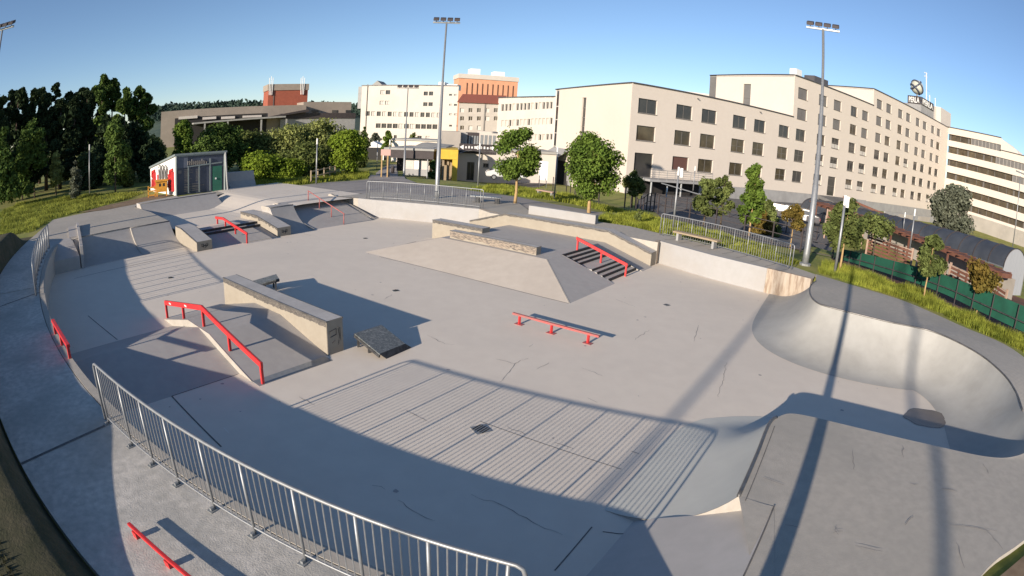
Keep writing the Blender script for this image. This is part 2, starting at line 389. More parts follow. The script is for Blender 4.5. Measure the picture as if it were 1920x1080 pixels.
for j in range(len(YS)-1):
    for i in range(nx-1): g.f.append((j*nx+i, j*nx+i+1, (j+1)*nx+i+1, (j+1)*nx+i))
def Hb(x, y):
    "top of the rough bank beside the near path"
    rr = math.hypot(x-WC.x, y-WC.y); az = azc((x, y)); k = sstep(189, 193, az)*(1-sstep(233, 237, az))
    hh = (.88+.05*fr2(x, y)+.02*fr2(x*2.1, y*1.7))*(.34+.66*sstep(201, 209, az))  # bank height and ripple shaped so its shadow covers the path
    f = sstep(44.55, 44.98, rr)*(1-sstep(46.5, 50, rr))
    return Hs(x, y)+.02+hh*k*f
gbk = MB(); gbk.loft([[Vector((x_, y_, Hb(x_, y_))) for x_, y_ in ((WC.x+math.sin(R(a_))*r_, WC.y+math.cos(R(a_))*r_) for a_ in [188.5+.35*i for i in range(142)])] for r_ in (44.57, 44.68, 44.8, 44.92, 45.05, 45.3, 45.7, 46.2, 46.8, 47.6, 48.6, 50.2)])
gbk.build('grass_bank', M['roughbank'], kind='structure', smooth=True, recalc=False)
ground = g.build('ground', M['grass'], kind='structure', smooth=True, merge=False, recalc=False)
def drape(name, poly, mt, dz=.035, kind='structure', step=1.0):
    bm = bmesh.new(); bm.faces.new([bm.verts.new((p[0], p[1], 0)) for p in poly])
    xs = [p[0] for p in poly]; ys = [p[1] for p in poly]
    def cuts(lo, hi):
        c = math.ceil(lo); out = []
        while c < hi: out.append(c); c += step
        return out
    for x in cuts(min(xs), max(xs)): bmesh.ops.bisect_plane(bm, geom=bm.verts[:]+bm.edges[:]+bm.faces[:], plane_co=(x, 0, 0), plane_no=(1, 0, 0))
    for y in cuts(min(ys), max(ys)): bmesh.ops.bisect_plane(bm, geom=bm.verts[:]+bm.edges[:]+bm.faces[:], plane_co=(0, y, 0), plane_no=(0, 1, 0))
    for v in bm.verts: v.co.z = Hs(v.co.x, v.co.y)+dz
    bmesh.ops.triangulate(bm, faces=[f for f in bm.faces if len(f.verts) > 4])
    bmesh.ops.recalc_face_normals(bm, faces=bm.faces)
    me = bpy.data.meshes.new(name); bm.to_mesh(me); bm.free()
    if me.polygons and sum(p.normal.z for p in me.polygons) < 0: me.flip_normals()
    o = bpy.data.objects.new(name, me); C.objects.link(o); me.materials.append(mt)
    if kind: o['kind'] = kind
    return o
def line_strip(mb, pts, wd, z=.004):
    "thin flat line on the floor"
    pts = [Vector(p) for p in pts]; A = []; B = []
    for k, p in enumerate(pts):
        d = pts[min(k+1, len(pts)-1)]-pts[max(k-1, 0)]; d.z = 0; d.normalize(); n = Vector((-d.y, d.x, 0))
        ww = wd if not callable(wd) else wd(k/(len(pts)-1))
        A.append(p+n*ww/2+Vector((0, 0, z))); B.append(p-n*ww/2+Vector((0, 0, z)))
    mb.strip(A, B)
# ------------------------------------------------------------------ skatepark: floor and decks (setting)
fl = MB(); fl.poly([Vector((p.x, p.y, 0)) for p in FOOT]); floor = fl.build('skatepark_floor', M['floor'], kind='structure', recalc=False)
if floor.data.polygons[0].normal.z < 0: floor.data.flip_normals()
def slab(name, pts, mt, z=DZ, zb=-.4, parent=None):
    mb = MB(); mb.prism([Vector((p[0], p[1], zb)) for p in pts], (0, 0, z-zb)); return mb.build(name, mt, parent, kind=None if parent else 'structure')
out_left = arc(44.55, 192, 239, 60, 0)
near = MB(); near.prism([Vector((p.x, p.y, -.4)) for p in arc(42.32, 193.6, 222.1, 50, 0)]+[Vector((p.x, p.y, -.4)) for p in arc(44.55, 222.3, 192.5, 50, 0)], (0, 0, DZ+.4))
near.build('deck', M['path_old'], kind='structure')
jA = MB(); jA.prism([Vector((p.x, p.y, -.4)) for p in arc(42.32, 222.2, 233.2, 20, 0)]+[Vector((p.x, p.y, -.4)) for p in arc(44.55, 236.5, 222.4, 24, 0)], (0, 0, DZ+.4))
jA.build('deck', M['path_old'], kind='structure')
# left deck behind the quarter pipe
oL = [P(100, 412, DZ), P(150, 401, DZ), P(205, 391, DZ), P(262, 380, DZ)]
slab('deck', [D_.p(3.84, 0), D_.p(3.84, -5.75), D_.p(4.3, -6.75)]+[WC+Vector((math.sin(R(233.3))*42.4, math.cos(R(233.3))*42.4, 0)), WC+Vector((math.sin(R(236.55))*44.55, math.cos(R(236.55))*44.55, 0))]+oL+[D_.p(11.5, .36), D_.p(8.0, .36)], M['deck'])
# platform behind the stairs, rising gently to the plaza
pl = MB()
def Zp(u, v): return .55+.47*sstep(4.9, 8.2, v)+.02*sstep(8, 12, u)
us = [2.75+.4*i for i in range(30)]; vs = [.3+.5*i for i in range(28)]
rows = []
for v in vs:
    rows.append([D_.p(u, v, Zp(u, v)) for u in us])
pl.loft(rows); plat = pl.build('plaza', M['floor'], kind='structure', recalc=False)
for p_ in plat.data.polygons: pass
if plat.data.polygons[0].normal.z < 0: plat.data.flip_normals()
# ------------------------------------------------------------------ bowl and right-hand deck
zf = 1.30
cop = [N_.p(0, 0, DZ), Vector((4.15, 7.52, DZ)), Vector((4.78, 8.52, DZ)), Vector((5.12, 8.82, DZ)), Vector((5.60, 8.90, DZ)), Vector((6.64, 8.29, DZ)), Vector((8.25, 7.26, DZ)), Vector((9.48, 6.50, DZ)), Vector((10.3, 6.25, 1.04)), Vector((11.2, 6.35, 1.06)), Vector((11.95, 6.95, 1.12)),
       P(1918, 770, 1.18), P(1905, 735, 1.25), P(1880, 700, zf), P(1830, 660, zf), P(1750, 622, zf), P(1660, 602, zf), P(1560, 577, zf), P(1532, 567, zf), P(1519, 552, zf), P(1520, 536, zf), P(1530, 527, 1.2)]
copc = catmull(cop, 6)
def offs(pts, run):
    out = []
    for k, p in enumerate(pts):
        d = pts[min(k+1, len(pts)-1)]-pts[max(k-1, 0)]; d.z = 0; d.normalize(); n = Vector((-d.y, d.x, 0))
        out.append(Vector((p.x, p.y, 0))+n*run(p.z))
    return out
RB = 2.5
base = offs(copc, lambda z: math.sqrt(z*(2*RB-z)))
fan = [P(1712, 752, 0), P(1610, 724, 0), P(1522, 696, 0), P(1450, 667, 0), P(1415, 640, 0), P(1407, 618, 0), P(1418, 590, 0), P(1443, 550, 0)]
# the far left corner fans out: blend the foot of the transition to the surveyed toe
i0 = 15*6
fanr = resample(catmull(fan, 5), len(copc)-i0)
for k in range(i0, len(copc)):
    t = sstep(0, 10, k-i0); base[k] = base[k].lerp(fanr[k-i0], t)
for it in range(10):
    nb = base[:]
    for k in range(1, len(base)-1): nb[k] = base[k]*.5+(base[k-1]+base[k+1])*.25
    if it > 2: nb[:20] = base[:20]
    base = nb
def trans(c, b, n=12):
    h = c.z; run = math.hypot(c.x-b.x, c.y-b.y); Rr = (run*run+h*h)/(2*h); th = math.asin(min(run/Rr, 1)); out = []
    for i in range(n+1):
        t = th*i/n; f = Rr*math.sin(t)/run; out.append(Vector((b.x+(c.x-b.x)*f, b.y+(c.y-b.y)*f, Rr*(1-math.cos(t))+.006*(1-i/n))))
    return out
bw = thing('skate_bowl', 'smooth concrete bowl corner with a curved bright wall and a puddle', 'skate bowl', (9, 11, 0))
prof = [trans(c, b) for c, b in zip(copc, base)]
bm_ = MB(); bm_.loft(prof[31:]); bs = bm_.build('bowl_wall', M['bowl'], bw, smooth=True)
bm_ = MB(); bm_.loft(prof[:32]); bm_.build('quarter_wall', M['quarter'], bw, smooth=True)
ck = MB(); c0 = [p+N_.V*(-.01) for p in prof[0]]
ck.poly(c0+[N_.p(.56, -.01, DZ), N_.p(.55, -.01, 0)])
ck.build('cheek', M['cheek'], bw)
def copobj(pts, name, r, parent, mt=M['steelc']): return MB().tube(pts, r, 6).build(name, mt, parent, smooth=True)
copobj([p+Vector((0, 0, .0)) for p in copc[:18]], 'coping', .035, bw)
copobj([p+Vector((0, 0, .0)) for p in copc[66:]], 'coping', .030, bw)
pd = MB(); cx = P(1737, 784, 0)
pd.poly([cx+Vector((math.cos(t*.21)*(.78+.07*math.sin(3*t*.21)+.04*math.sin(7*t*.21+1)), math.sin(t*.21)*(.56+.05*math.sin(4*t*.21+.7)), .012)) for t in range(30)])
pd.build('puddle', M['water'], bw)
outr = [Vector((2.6, 2.2, .98)), Vector((4.6, 2.6, 1.0)), Vector((6.87, 3.56, DZ)), Vector((8.2, 3.79, DZ)), Vector((11.0, 4.3, DZ)), Vector((13.8, 6.0, DZ)), Vector((16.3, 8.8, DZ))]+[P(1900, 655, 1.08), P(1800, 610, 1.08), P(1700, 566, 1.08), P(1600, 535, 1.08), P(1530, 514, 1.05)]
no = len(copc); outc = resample(catmull(outr, 5), no)
pre = resample([N_.p(.57, -3.75, DZ), N_.p(.57, -.015, DZ)], 8); preo = resample([Vector((2.05, 2.0, .98)), Vector((2.5, 2.2, .98))], 8)
copd = pre+copc; outc = preo+outc
dk = MB(); mid = [c.lerp(o, .5) for c, o in zip(copd, outc)]
dk.loft([copd, mid, outc, [Vector((o.x, o.y, -.3)) for o in outc]]); dkr = dk.build('deck', M['deck'], kind='structure', recalc=False)
if sum(p.normal.z for p in dkr.data.polygons) < 0: dkr.data.flip_normals()
# roll-in bank between the near wall and the bowl
bk = MB(); bk.prism([N_.p(-1.5, -.012, 0), N_.p(.56, -.012, 0), N_.p(.56, -.012, DZ), N_.p(-.36, -.012, .57)], -N_.V*3.9)
b_ = bk.build('bank_ramp', M['rampn'], bevel=0); tag(b_, 'sloping concrete bank at the end of the near fence beside the bowl', 'bank ramp')
# ------------------------------------------------------------------ far and right decks with their walls
rw = [P(1240, 451, DZ), P(1290, 464.5, DZ), P(1340, 478, DZ), P(1390, 490, DZ), P(1441, 502, DZ), P(1475, 510, DZ), P(1524, 522, 1.08)]
hb = [Cc.p(-9.6, 8.26), Cc.p(-.1, 8.26)]
fw = [Vector((-9.7, 34.3, DZ)), Vector((-8.4, 33.75, DZ)), Vector((-6.7, 33.3, DZ)), Vector((-4.95, 32.85, DZ)), Vector((-2.1, 32.1, DZ))]
of = [P(1530, 514, 1.05), Vector((12.2, 22.6, 0)), Vector((10.3, 25.0, 0)), P(1236, 437.5, DZ), P(1180, 424, DZ), P(1119, 415.5, DZ), P(1050, 403, DZ), P(990, 393, DZ)]
farp = [Vector((p.x, p.y, 0)) for p in rw[::-1]]+[hb[1], hb[0]]+[Vector((p.x, p.y, 0)) for p in fw[::-1]]+[D_.p(4.6, 11.7), D_.p(4.0, 11.7), D_.p(4.0, 13.9), Vector((-9.5, 37.8, 0)), Vector((-4, 37.6, 0)), Vector((0, 36.2, 0))]+[Vector((p.x, p.y, 0)) for p in of[::-1]]
slab('deck', farp, M['deck'])
def wall(name, label, pts, mt, th=.2, zb=-.05, proud=.006, side=1, cat='wall', parts=None):
    "concrete wall along a polyline; its body lies on the deck side of the line"
    A = [Vector((p[0], p[1], 0)) for p in pts]; B = []
    for k, p in enumerate(A):
        d = A[min(k+1, len(A)-1)]-A[max(k-1, 0)]; d.normalize(); n = Vector((-d.y, d.x, 0))*side
        B.append(p+n*th); A[k] = p-n*proud
    zt = [(p[2] if len(p) == 3 and p[2] else DZ)+.005 for p in pts]
    mb = MB()
    at = [a+Vector((0, 0, z)) for a, z in zip(A, zt)]; ab = [a+Vector((0, 0, zb)) for a in A]; bt = [b+Vector((0, 0, z)) for b, z in zip(B, zt)]; bb = [b+Vector((0, 0, zb)) for b in B]
    mb.loft([ab, at, bt, bb]); mb.poly([ab[0], at[0], bt[0], bb[0]]); mb.poly([ab[-1], at[-1], bt[-1], bb[-1]])
    return tag(mb.build(name, mt), label, cat)
wall('retaining_wall', 'whitewashed low wall below the railing with the bench', rw[:5], M['whitewall'], side=-1)
wall('retaining_wall', 'flaking brown stained wall end where the bowl begins', rw[4:], M['wornwall'], side=-1)
wall('retaining_wall', 'whitewashed low wall below the far railing', fw[1:], M['whitewall'], side=1)
wall('retaining_wall', 'short wall piece at the foot of the thin red rail bank', fw[:2], M['whitewall'], side=1)
wall('retaining_wall', 'stained scribbled wall piece between the far railing and the long ledge', [fw[-1]+Vector((.02, 0, 0)), Vector((-1.0, 30.9, DZ))], M['wornwall'], side=1)
wall('retaining_wall', 'stained wall corner beside the low end of the long ledge', [Vector((*Cc.p(-.1, 8.3).xy, DZ)), rw[0]-Vector((.02, 0, 0))], M['wornwall'], side=1)
wall('retaining_wall', 'long curved concrete wall edge along the near path', arc(42.3, 193.8, 233.2, 70, DZ), M['deck'], side=-1, proud=0)
# ------------------------------------------------------------------ joints and cracks
jm = MB()
def jl(*pts, wd=.03, z=.004): line_strip(jm, [Vector((p.x, p.y, p.z)) for p in pts], wd, z)
jl(P(322, 743, 0), P(415, 838, 0), wd=.035); jl(P(445, 702, 0), P(322, 743, 0)); jl(P(165, 592, 0), P(220, 637, 0)); 
jl(P(1110, 988, 0), P(1040, 1070, 0), wd=.02); jl(*[P(x, y, 0) for x, y in ((1130, 997), (1160, 1001), (1190, 1001), (1215, 996))], wd=.02)
jl(P(711, 481, 0), P(830, 510, 0), P(1000, 553, 0), P(1066, 569, 0), wd=.035); jl(P(690, 475, 0), P(780, 453, 0), wd=.03)
jl(P(900, 790, 0), P(1165, 880, 0), wd=.012)
jl(D_.p(-.02, -6.6), D_.p(-.02, 0), wd=.04); jl(D_.p(1.55, -5.7), D_.p(1.55, 0), wd=.02)
jm.build('floor_joints', M['joint'], floor, recalc=False)
for nm_, mt_, cnt, rr0 in (('floor_stains', M['stain'], 90, .03), ('floor_scuffs', M['scuff'], 46, .02)):
    sm = MB(); k = 0
    while k < cnt:
        x_, y_ = random.uniform(-15, 11), random.uniform(6, 31)
        if not inpoly(x_, y_, FOOT): continue
        k += 1; c_ = Vector((x_, y_, .0032)); r_ = random.uniform(.6, 1.9)*rr0
        if nm_ == 'floor_scuffs':
            a_ = random.uniform(0, 3.14); d_0 = Vector((math.cos(a_), math.sin(a_), 0)); line_strip(sm, [c_, c_+d_0*random.uniform(.15, .7)], r_*.5, .0)
        else: sm.poly([c_+Vector((math.cos(t*.9)*r_*random.uniform(.6, 1.2), math.sin(t*.9)*r_*random.uniform(.6, 1.2), 0)) for t in range(7)])
    sm.build(nm_, mt_, floor, recalc=False)
cr = MB()
def crack(pts, z=0, wd=.014, jit=.05):
    q = [P(x, y, z) for x, y in pts]; out = []
    for a, b in zip(q, q[1:]):
        n = max(2, int((b-a).length/.12))
        for i in range(n): out.append(a.lerp(b, i/n)+Vector((random.uniform(-jit, jit), random.uniform(-jit, jit), 0))*.6)
    out.append(q[-1]); line_strip(cr, out, lambda t: wd*(.35+.65*math.sin(math.pi*min(max(t, .05), .95)))*random.uniform(.5, 1.2), .005)
for pts in (((745, 937), (785, 962), (815, 977)), ((880, 928), (935, 945), (990, 972), (1005, 983), (1055, 1003)), ((700, 910), (722, 918)), ((800, 628), (835, 645), (852, 646)), ((930, 673), (968, 683)), ((1005, 692), (1030, 680)), ((938, 717), (965, 682), (990, 672)), ((1190, 637), (1217, 619)), ((990, 651), (1000, 645)), ((1345, 745), (1355, 712), (1362, 680)),
            ((1230, 860), (1262, 876)), ((1180, 845), (1200, 852)), ((1100, 745), (1120, 755)), ((950, 800), (985, 815)), ((760, 770), (800, 790)), ((560, 745), (590, 760)), ((1040, 830), (1075, 842)), ((1090, 690), (1130, 705)), ((1300, 640), (1310, 610)), ((720, 562), (735, 552)), ((560, 437), (600, 445)), ((1150, 560), (1190, 575))):
    crack(pts)
cr.build('floor_cracks', M['crack'], floor, recalc=False)
cr = MB()
for pts in (((1600, 845), (1600, 880)), ((1692, 835), (1694, 858)), ((1432, 897), (1470, 910)), ((1475, 985), (1500, 990)), ((1780, 983), (1830, 990), (1870, 996)), ((1850, 995), (1880, 1030)), ((1602, 1023), (1655, 1034)), ((1795, 1018), (1808, 1065)), ((1560, 998), (1580, 996)), ((1566, 988), (1572, 1003)), ((1845, 870), (1853, 888)), ((1765, 915), (1795, 922)), ((1700, 985), (1705, 970), (1712, 968)), ((1705, 906), (1723, 908))):
    crack(pts, DZ+.012, .016)
crk = cr.build('deck_cracks', M['crack'], dkr, recalc=False)
crk.location.z += .0
dj = MB(); line_strip(dj, [P(1352+100, 800, DZ), P(1397, 940, DZ)], .012, .012); line_strip(dj, [N_.p(.57, .02, DZ), N_.p(.57, -3.3, DZ)], .025, .008)
for a, b in (((0, 575), (78, 547)), ((40, 870), (200, 797))): line_strip(dj, [P(*a, DZ), P(*b, DZ)], .07, .006)
dj.build('deck_joints', M['joint'], dkr, recalc=False)
for (x, y), lab in (((902, 805), 'small square iron drain grate in the striped fence shadow'), ((1250, 572), 'tiny drain slot on the open floor between stair rail and bowl'), ((742, 545), 'tiny drain plate below the sunny bank of the middle funbox'), ((320, 521), 'tiny drain plate among the post shadows of the curved railing'), ((685, 447), 'tiny drain plate near the far white wall')):
    c = P(x, y, 0); big = .34 if x == 902 else .22
    t = thing('drain_grate', lab, 'drain', c)
    MB().cbox(c+Vector((0, 0, .001)), big, big*.9, .008, .55).build('rim', M['galvdark'], t)
    s = MB()
    for k in range(5): s.cbox(c+A_.U*(k-2)*big*.17+Vector((0, 0, .0095)), big*.06, big*.75, .006, -R(34)+0)
    s.build('slots', M['dark'], t)
# ------------------------------------------------------------------ obstacles
def profile(mb, F, prof, v0, v1):
    return mb.prism([F.p(u, v0, z) for u, z in prof], F.V*(v1-v0))
def qp(h, Rr, n=12): 
    th = math.acos(1-h/Rr); return [(Rr*math.sin(th*i/n), Rr*(1-math.cos(th*i/n))) for i in range(n+1)]
def sheet(mb, F, prof, v0, v1): return mb.strip([F.p(u, v0, z) for u, z in prof], [F.p(u, v1, z) for u, z in prof])
# near funbox with its spine
t = thing('funbox', 'low pyramid ramp under the long red kinked rail beside the tall cream ledge', 'funbox', A_.p(-2.9, -1.1))
profile(MB(), A_, [(-5.75, 0), (-3.6, .55), (-2.15, .55), (0, 0)], -2.3, -.004).build('ramp', M['ramp'], t)
profile(MB(), A_, [(-5.0, 0), (-2.85, .548), (-.58, 0)], -6.62, -2.304).build('spine', M['ramp'], t)
profile(MB(), A_, [(-5.75, .004), (-3.6, .553), (-2.15, .553), (0.02, .003)], -2.315, -2.299).build('cheek', M['cheek'], t)
profile(MB(), A_, [(0.0, .001), (.32, .001), (.32, .006), (0.0, .012)], -2.3, -.1).build('landing_plate', M['galvdark'], t)
def kinked_rail(name, label, F, v, tops, posts, wd=.07, hh=.13, mt=M['red'], grp='red grind rails', pw=.07):
    t = thing(name, label, 'grind rail', F.p(posts[len(posts)//2][0], v, posts[len(posts)//2][1]), grp)
    mb = MB()
    pl_ = [F.p(u, v, z) for u, z in tops]
    sd = F.V*wd/2
    a = [p-sd for p in pl_]; b = [p+sd for p in pl_]; dn = Vector((0, 0, -hh))
    mb.loft([[p+dn for p in a], a, b, [p+dn for p in b], [p+dn for p in a]]); mb.poly([a[0], b[0], b[0]+dn, a[0]+dn]); mb.poly([a[-1], b[-1], b[-1]+dn, a[-1]+dn])
    mb.build('rail_beam', mt, t, bevel=.008)
    we = MB(); we.strip([p-F.V*wd*.02+Vector((0, 0, .003)) for p in pl_], [p+F.V*wd*.40+Vector((0, 0, .003)) for p in pl_]); we.build('worn_edge', M['redworn'], t, recalc=False)
    for u, z in posts:
        for (u0, z0), (u1, z1) in zip(tops, tops[1:]):
            if u0-.06 <= u <= u1+.06: zt = z0+(z1-z0)*(u-u0)/(u1-u0)-hh*.6
        MB().cbox(F.p(u, v, z), pw, pw, zt-z, math.atan2(F.U.y, F.U.x)).build('post', mt, t, bevel=.006)
        if mt is not M['red']: MB().cbox(F.p(u, v, z), .2, .16, .012, math.atan2(F.U.y, F.U.x)).build('base_plate', mt, t)
    return t
ra = kinked_rail('grind_rail', 'long red kinked rail climbing over the near funbox', A_, -2.16, [(-5.88, .55), (-2.82, 1.13), (.31, .54)], [(-5.82, 0), (-4.28, .37), (-2.79, .55), (-1.28, .33), (.26, 0)], hh=.14)
for u in (-5.4, -4.05): MB().box(A_.p(u, -2.196, .555+(u+5.85)*.19-.08), A_.U*.16, A_.V*-.004, (0, 0, .045)).build('sticker', M['white'], ra)
# tall ledge
t = thing('grind_ledge', 'tallest cream ledge with blackened edge beside the kinked red rail', 'ledge', A_.p(-2.85, .26))
MB().box(A_.p(-5.7, 0, 0), A_.U*5.7, A_.V*.53, (0, 0, .895)).build('body', M['cream'], t, bevel=.01)
MB().box(A_.p(-5.69, .0, .9), A_.U*5.68, A_.V*.525, (0, 0, .006)).build('top', M['waxtop'], t)
for v in (-.006, .505): MB().box(A_.p(-5.71, v, .868), A_.U*5.72, A_.V*.03, (0, 0, .042)).build('edge_steel', M['steelc'], t)
wx = MB(); pts = [A_.p(-5.69+5.67*i/110, -.0045, .865) for i in range(111)]
wx.strip(pts, [p-Vector((0, 0, .115+.05*math.exp(-((i-50)/28)**2)+random.uniform(-.018, .018))) for i, p in enumerate(pts)]); wx.build('waxed_band', M['wax'], t, recalc=False)
tg = MB(); tg.tube([A_.p(.006, .08, .62), A_.p(.006, .3, .66), A_.p(.006, .3, .50), A_.p(.006, .1, .46), A_.p(.006, .08, .62)], .012, 4); tg.tube([A_.p(.006, .36, .7), A_.p(.006, .40, .45), A_.p(.006, .36, .2)], .008, 4); tg.tube([A_.p(.006, .15, .3), A_.p(.006, .26, .36)], .01, 4); tg.tube([A_.p(.006, .42, .66), A_.p(.006, .44, .3)], .007, 4)
tg.build('scribble', M['black'], t)
# black kicker ramps
def kicker(label, c, corners, legs):
    t = thing('kicker_ramp', label, 'kicker ramp', c, 'black plywood kicker ramps')
    L, T, Rr, B = corners
    MB().prism([L, T, Rr, B], (0, 0, -.035)).build('deck_board', M['plyworn'], t)
    fr = MB()
    for a, b in ((L, B), (T, Rr), (L, T)): fr.beam(a-Vector((0, 0, .036)), b-Vector((0, 0, .036)), .04, .07)
    fr.build('frame', M['black'], t)
    for q in legs: MB().cbox(Vector((q.x, q.y, 0)), .06, .06, q.z, .5).build('leg', M['black'], t)
    return t
def k9(x, y, z): return P(640+x/9.82, 580+y/9.82, z)
L, T, Rr, B = k9(240, 440, .38), k9(740, 285, .38), k9(1175, 630, .17), k9(705, 820, .17)
kt = kicker('scratched black kicker ramp standing at the end of the tall ledge', Vector((*((L+Rr)/2).xy, 0)), (L, T, Rr, B), [L.lerp(B, .06)-Vector((0, 0, .07))+(T-L)*.08, L.lerp(B, .5)-Vector((0, 0, .07))+(T-L)*.08, T.lerp(Rr, .06)-Vector((0, 0, .07))-(T-L)*.08, T.lerp(Rr, .5)-Vector((0, 0, .07))-(T-L)*.08])
MB().prism([B+Vector((0, 0, .0)), Rr, k9(1290, 700, .012), k9(830, 905, .012)], (0, 0, -.01)).build('toe_plate', M['black'], kt)
e = P(523, 522, .46); f = e+A_.V*.0+Vector((0, 0, 0)); dirl = (P(455, 547, .12)-e); dirl.z = 0; dirl.normalize()
sdv = Vector((dirl.y, -dirl.x, 0)); sdv = sdv if sdv.y > 0 else -sdv
L2, T2 = e, e+sdv*.62; R2_, B2_ = T2+dirl*1.35-Vector((0, 0, .25)), e+dirl*1.35-Vector((0, 0, .25))
kicker('black kicker ramp half hidden behind the tall ledge', Vector((*((L2+R2_)/2).xy, 0)), (L2, T2, R2_, B2_), [e+dirl*.12+sdv*.04-Vector((0, 0, .1)), e+dirl*.5+sdv*.04-Vector((0, 0, .17)), T2+dirl*.12-sdv*.04-Vector((0, 0, .1))])
# flat rail
fa, fb = P(962, 585.5, .315), P(1124, 629, .315)
t = thing('grind_rail', 'straight worn red flat rail on three legs in the open floor', 'grind rail', Vector((*((fa+fb)/2).xy, 0)), 'red grind rails')
MB().beam(fa, fb, .09, .06).build('rail_beam', M['redpale'], t, bevel=.006)
for f in (.085, .47, .885):
    q = fa.lerp(fb, f); MB().cbox(Vector((q.x, q.y, 0)), .06, .06, .26, .6).build('leg', M['red'], t); MB().cbox(Vector((q.x, q.y, 0)), .26, .18, .012, -R(34)).build('foot_plate', M['redpale'], t)
# middle funbox
t = thing('funbox', 'wide sunlit funbox with four banks in the middle of the floor', 'funbox', Cc.p(-5, 3.8))
tz = .70; ub, ut, lb, lt, fv, bv = 0, -2.45, -10.3, -7.9, 2.4, 7.615
m = MB(); m.poly([Cc.p(lb, 0), Cc.p(ub, 0), Cc.p(ut, fv, tz), Cc.p(lt, fv, tz)]); m.build('front_bank', M['bank'], t, recalc=False)
m = MB(); m.poly([Cc.p(lb, 0), Cc.p(lt, fv, tz), Cc.p(lt, bv, tz), Cc.p(lb, bv)]); m.build('side_bank', M['bank'], t, recalc=False)
sv0, sv1 = 3.6, 6.45
m = MB(); m.poly([Cc.p(ub, 0), Cc.p(ub, sv0), Cc.p(ut, sv0, tz), Cc.p(ut, fv, tz)]); m.poly([Cc.p(ub, sv1), Cc.p(ub, bv), Cc.p(ut, bv, tz), Cc.p(ut, sv1, tz)]); m.build('stair_bank', M['ramp'], t, recalc=False)
m = MB(); m.poly([Cc.p(lt, fv, tz), Cc.p(ut, fv, tz), Cc.p(ut, bv, tz), Cc.p(lt, bv, tz)]); m.build('top', M['ramp'], t, recalc=False)
line = MB(); 
for a, b in ((Cc.p(.0, 0), Cc.p(ut, fv, tz)),): line.beam(a+Vector((0, 0, .006)), b+Vector((0, 0, .006)), .05, .02)
line.build('hip_edge', M['cheek'], t)
steps = [(-2.45, .70), (-2.2, .61), (-1.95, .52), (-1.72, .44), (-1.05, .35), (-.8, .275), (-.55, .19), (-.28, .10)]
stairs = thing('stairs', 'two short flights of black edged steps under the short sloping red rail', 'stairs', Cc.p(-1.2, 5))
sp = [(-2.45, -.02), (-2.45, .70)]
risers = []
zs = [.70, .61, .52, .44, .35, .275, .19, .10, 0]
ue = [-2.45, -2.22, -1.99, -1.76, -1.05, -.82, -.57, -.30]
prf = [(-2.5, -.02)]
for k, u in enumerate(ue):
    if k == 0: prf += [(-2.5, .695), (u, .695), (u, zs[1])]
    else: prf += [(u, zs[k]), (u, zs[k+1])]
prf += [(-.3, -.02)]
profile(MB(), Cc, prf, sv0, sv1).build('steps', M['ramp'], stairs)
for k, u in enumerate(ue):
    z1 = zs[k] if k else .70
    MB().box(Cc.p(u-.05, sv0+.02, z1+.003), Cc.U*.054, Cc.V*(sv1-sv0-.04), (0, 0, -(z1-zs[k+1]))).build('riser', M['stairblack'], stairs)
m = MB()
for v in (sv0, sv1): m.poly([Cc.p(-2.45, v, .705), Cc.p(-2.45, v, .4), Cc.p(-.9, v, 0), Cc.p(0, v, 0)])
m.build('side_cheek', M['cheek'], stairs, recalc=False)
kinked_rail('grind_rail', 'short sloping red rail over the black edged steps', Cc, 5.0, [(-2.60, 1.26), (-.13, .545)], [(-2.52, .7), (-1.36, .35), (-.18, 0)], hh=.13)
def ledge(label, F, u0, u1, v0, v1, z0, z1, band, body=M['cream'], bandm=None):
    t = thing('grind_ledge', label, 'ledge', F.p((u0+u1)/2, (v0+v1)/2, z0))
    MB().box(F.p(u0, v0, z0-.1 if z0 > .1 else 0), F.U*(u1-u0), F.V*(v1-v0), (0, 0, z1-z0+(.1 if z0 > .1 else 0)-.004)).build('body', body, t, bevel=.008)
    MB().box(F.p(u0+.01, v0+.01, z1-.004), F.U*(u1-u0-.02), F.V*(v1-v0-.02), (0, 0, .006)).build('top', M['waxtop'], t)
    for v in (v0-.005, v1-.03): MB().box(F.p(u0-.01, v, z1-.03), F.U*(u1-u0+.02), F.V*.035, (0, 0, .036)).build('edge_steel', M['steelc'], t)
    if band:
        b = MB(); n = 30; pts = [F.p(u0+.01+(u1-u0-.02)*i/n, v0-.0035, z1-.03) for i in range(n+1)]
        b.strip(pts, [p-Vector((0, 0, band*random.uniform(.7, 1.1))) for p in pts]); b.build('waxed_band', bandm or M['wax'], t, recalc=False)
    return t
ledge('low blackened ledge on the top edge of the middle funbox', Cc, -7.62, -3.1, 2.65, 3.0, .70, 1.03, .28, body=M['cream'], bandm=M['grime'])
ledge('shorter pale ledge standing behind the blackened ledge on the funbox', Cc, -10.46, -7.33, 4.6, 5.2, 0, .93, .14)
t = thing('grind_ledge', 'very long cream ledge with sloping ends at the back of the middle funbox', 'ledge', Cc.p(-5.3, 7.9))
hp_ = [(-10.52, .57), (-8.23, 1.24), (-2.39, 1.28), (-.11, .63)]
profile(MB(), Cc, [(-10.52, 0)]+hp_+[(-.11, 0)], 7.62, 8.25).build('body', M['cream'], t, bevel=.008)
m = MB(); m.loft([[Cc.p(u, 7.63, z+.004) for u, z in hp_], [Cc.p(u, 8.24, z+.004) for u, z in hp_]]); m.build('top', M['waxtop'], t, recalc=False)
m = MB()
for (u0, z0), (u1, z1) in zip(hp_, hp_[1:]): m.beam(Cc.p(u0, 7.625, z0+.008), Cc.p(u1, 7.625, z1+.008), .03, .04)
m.build('edge_steel', M['steelc'], t)
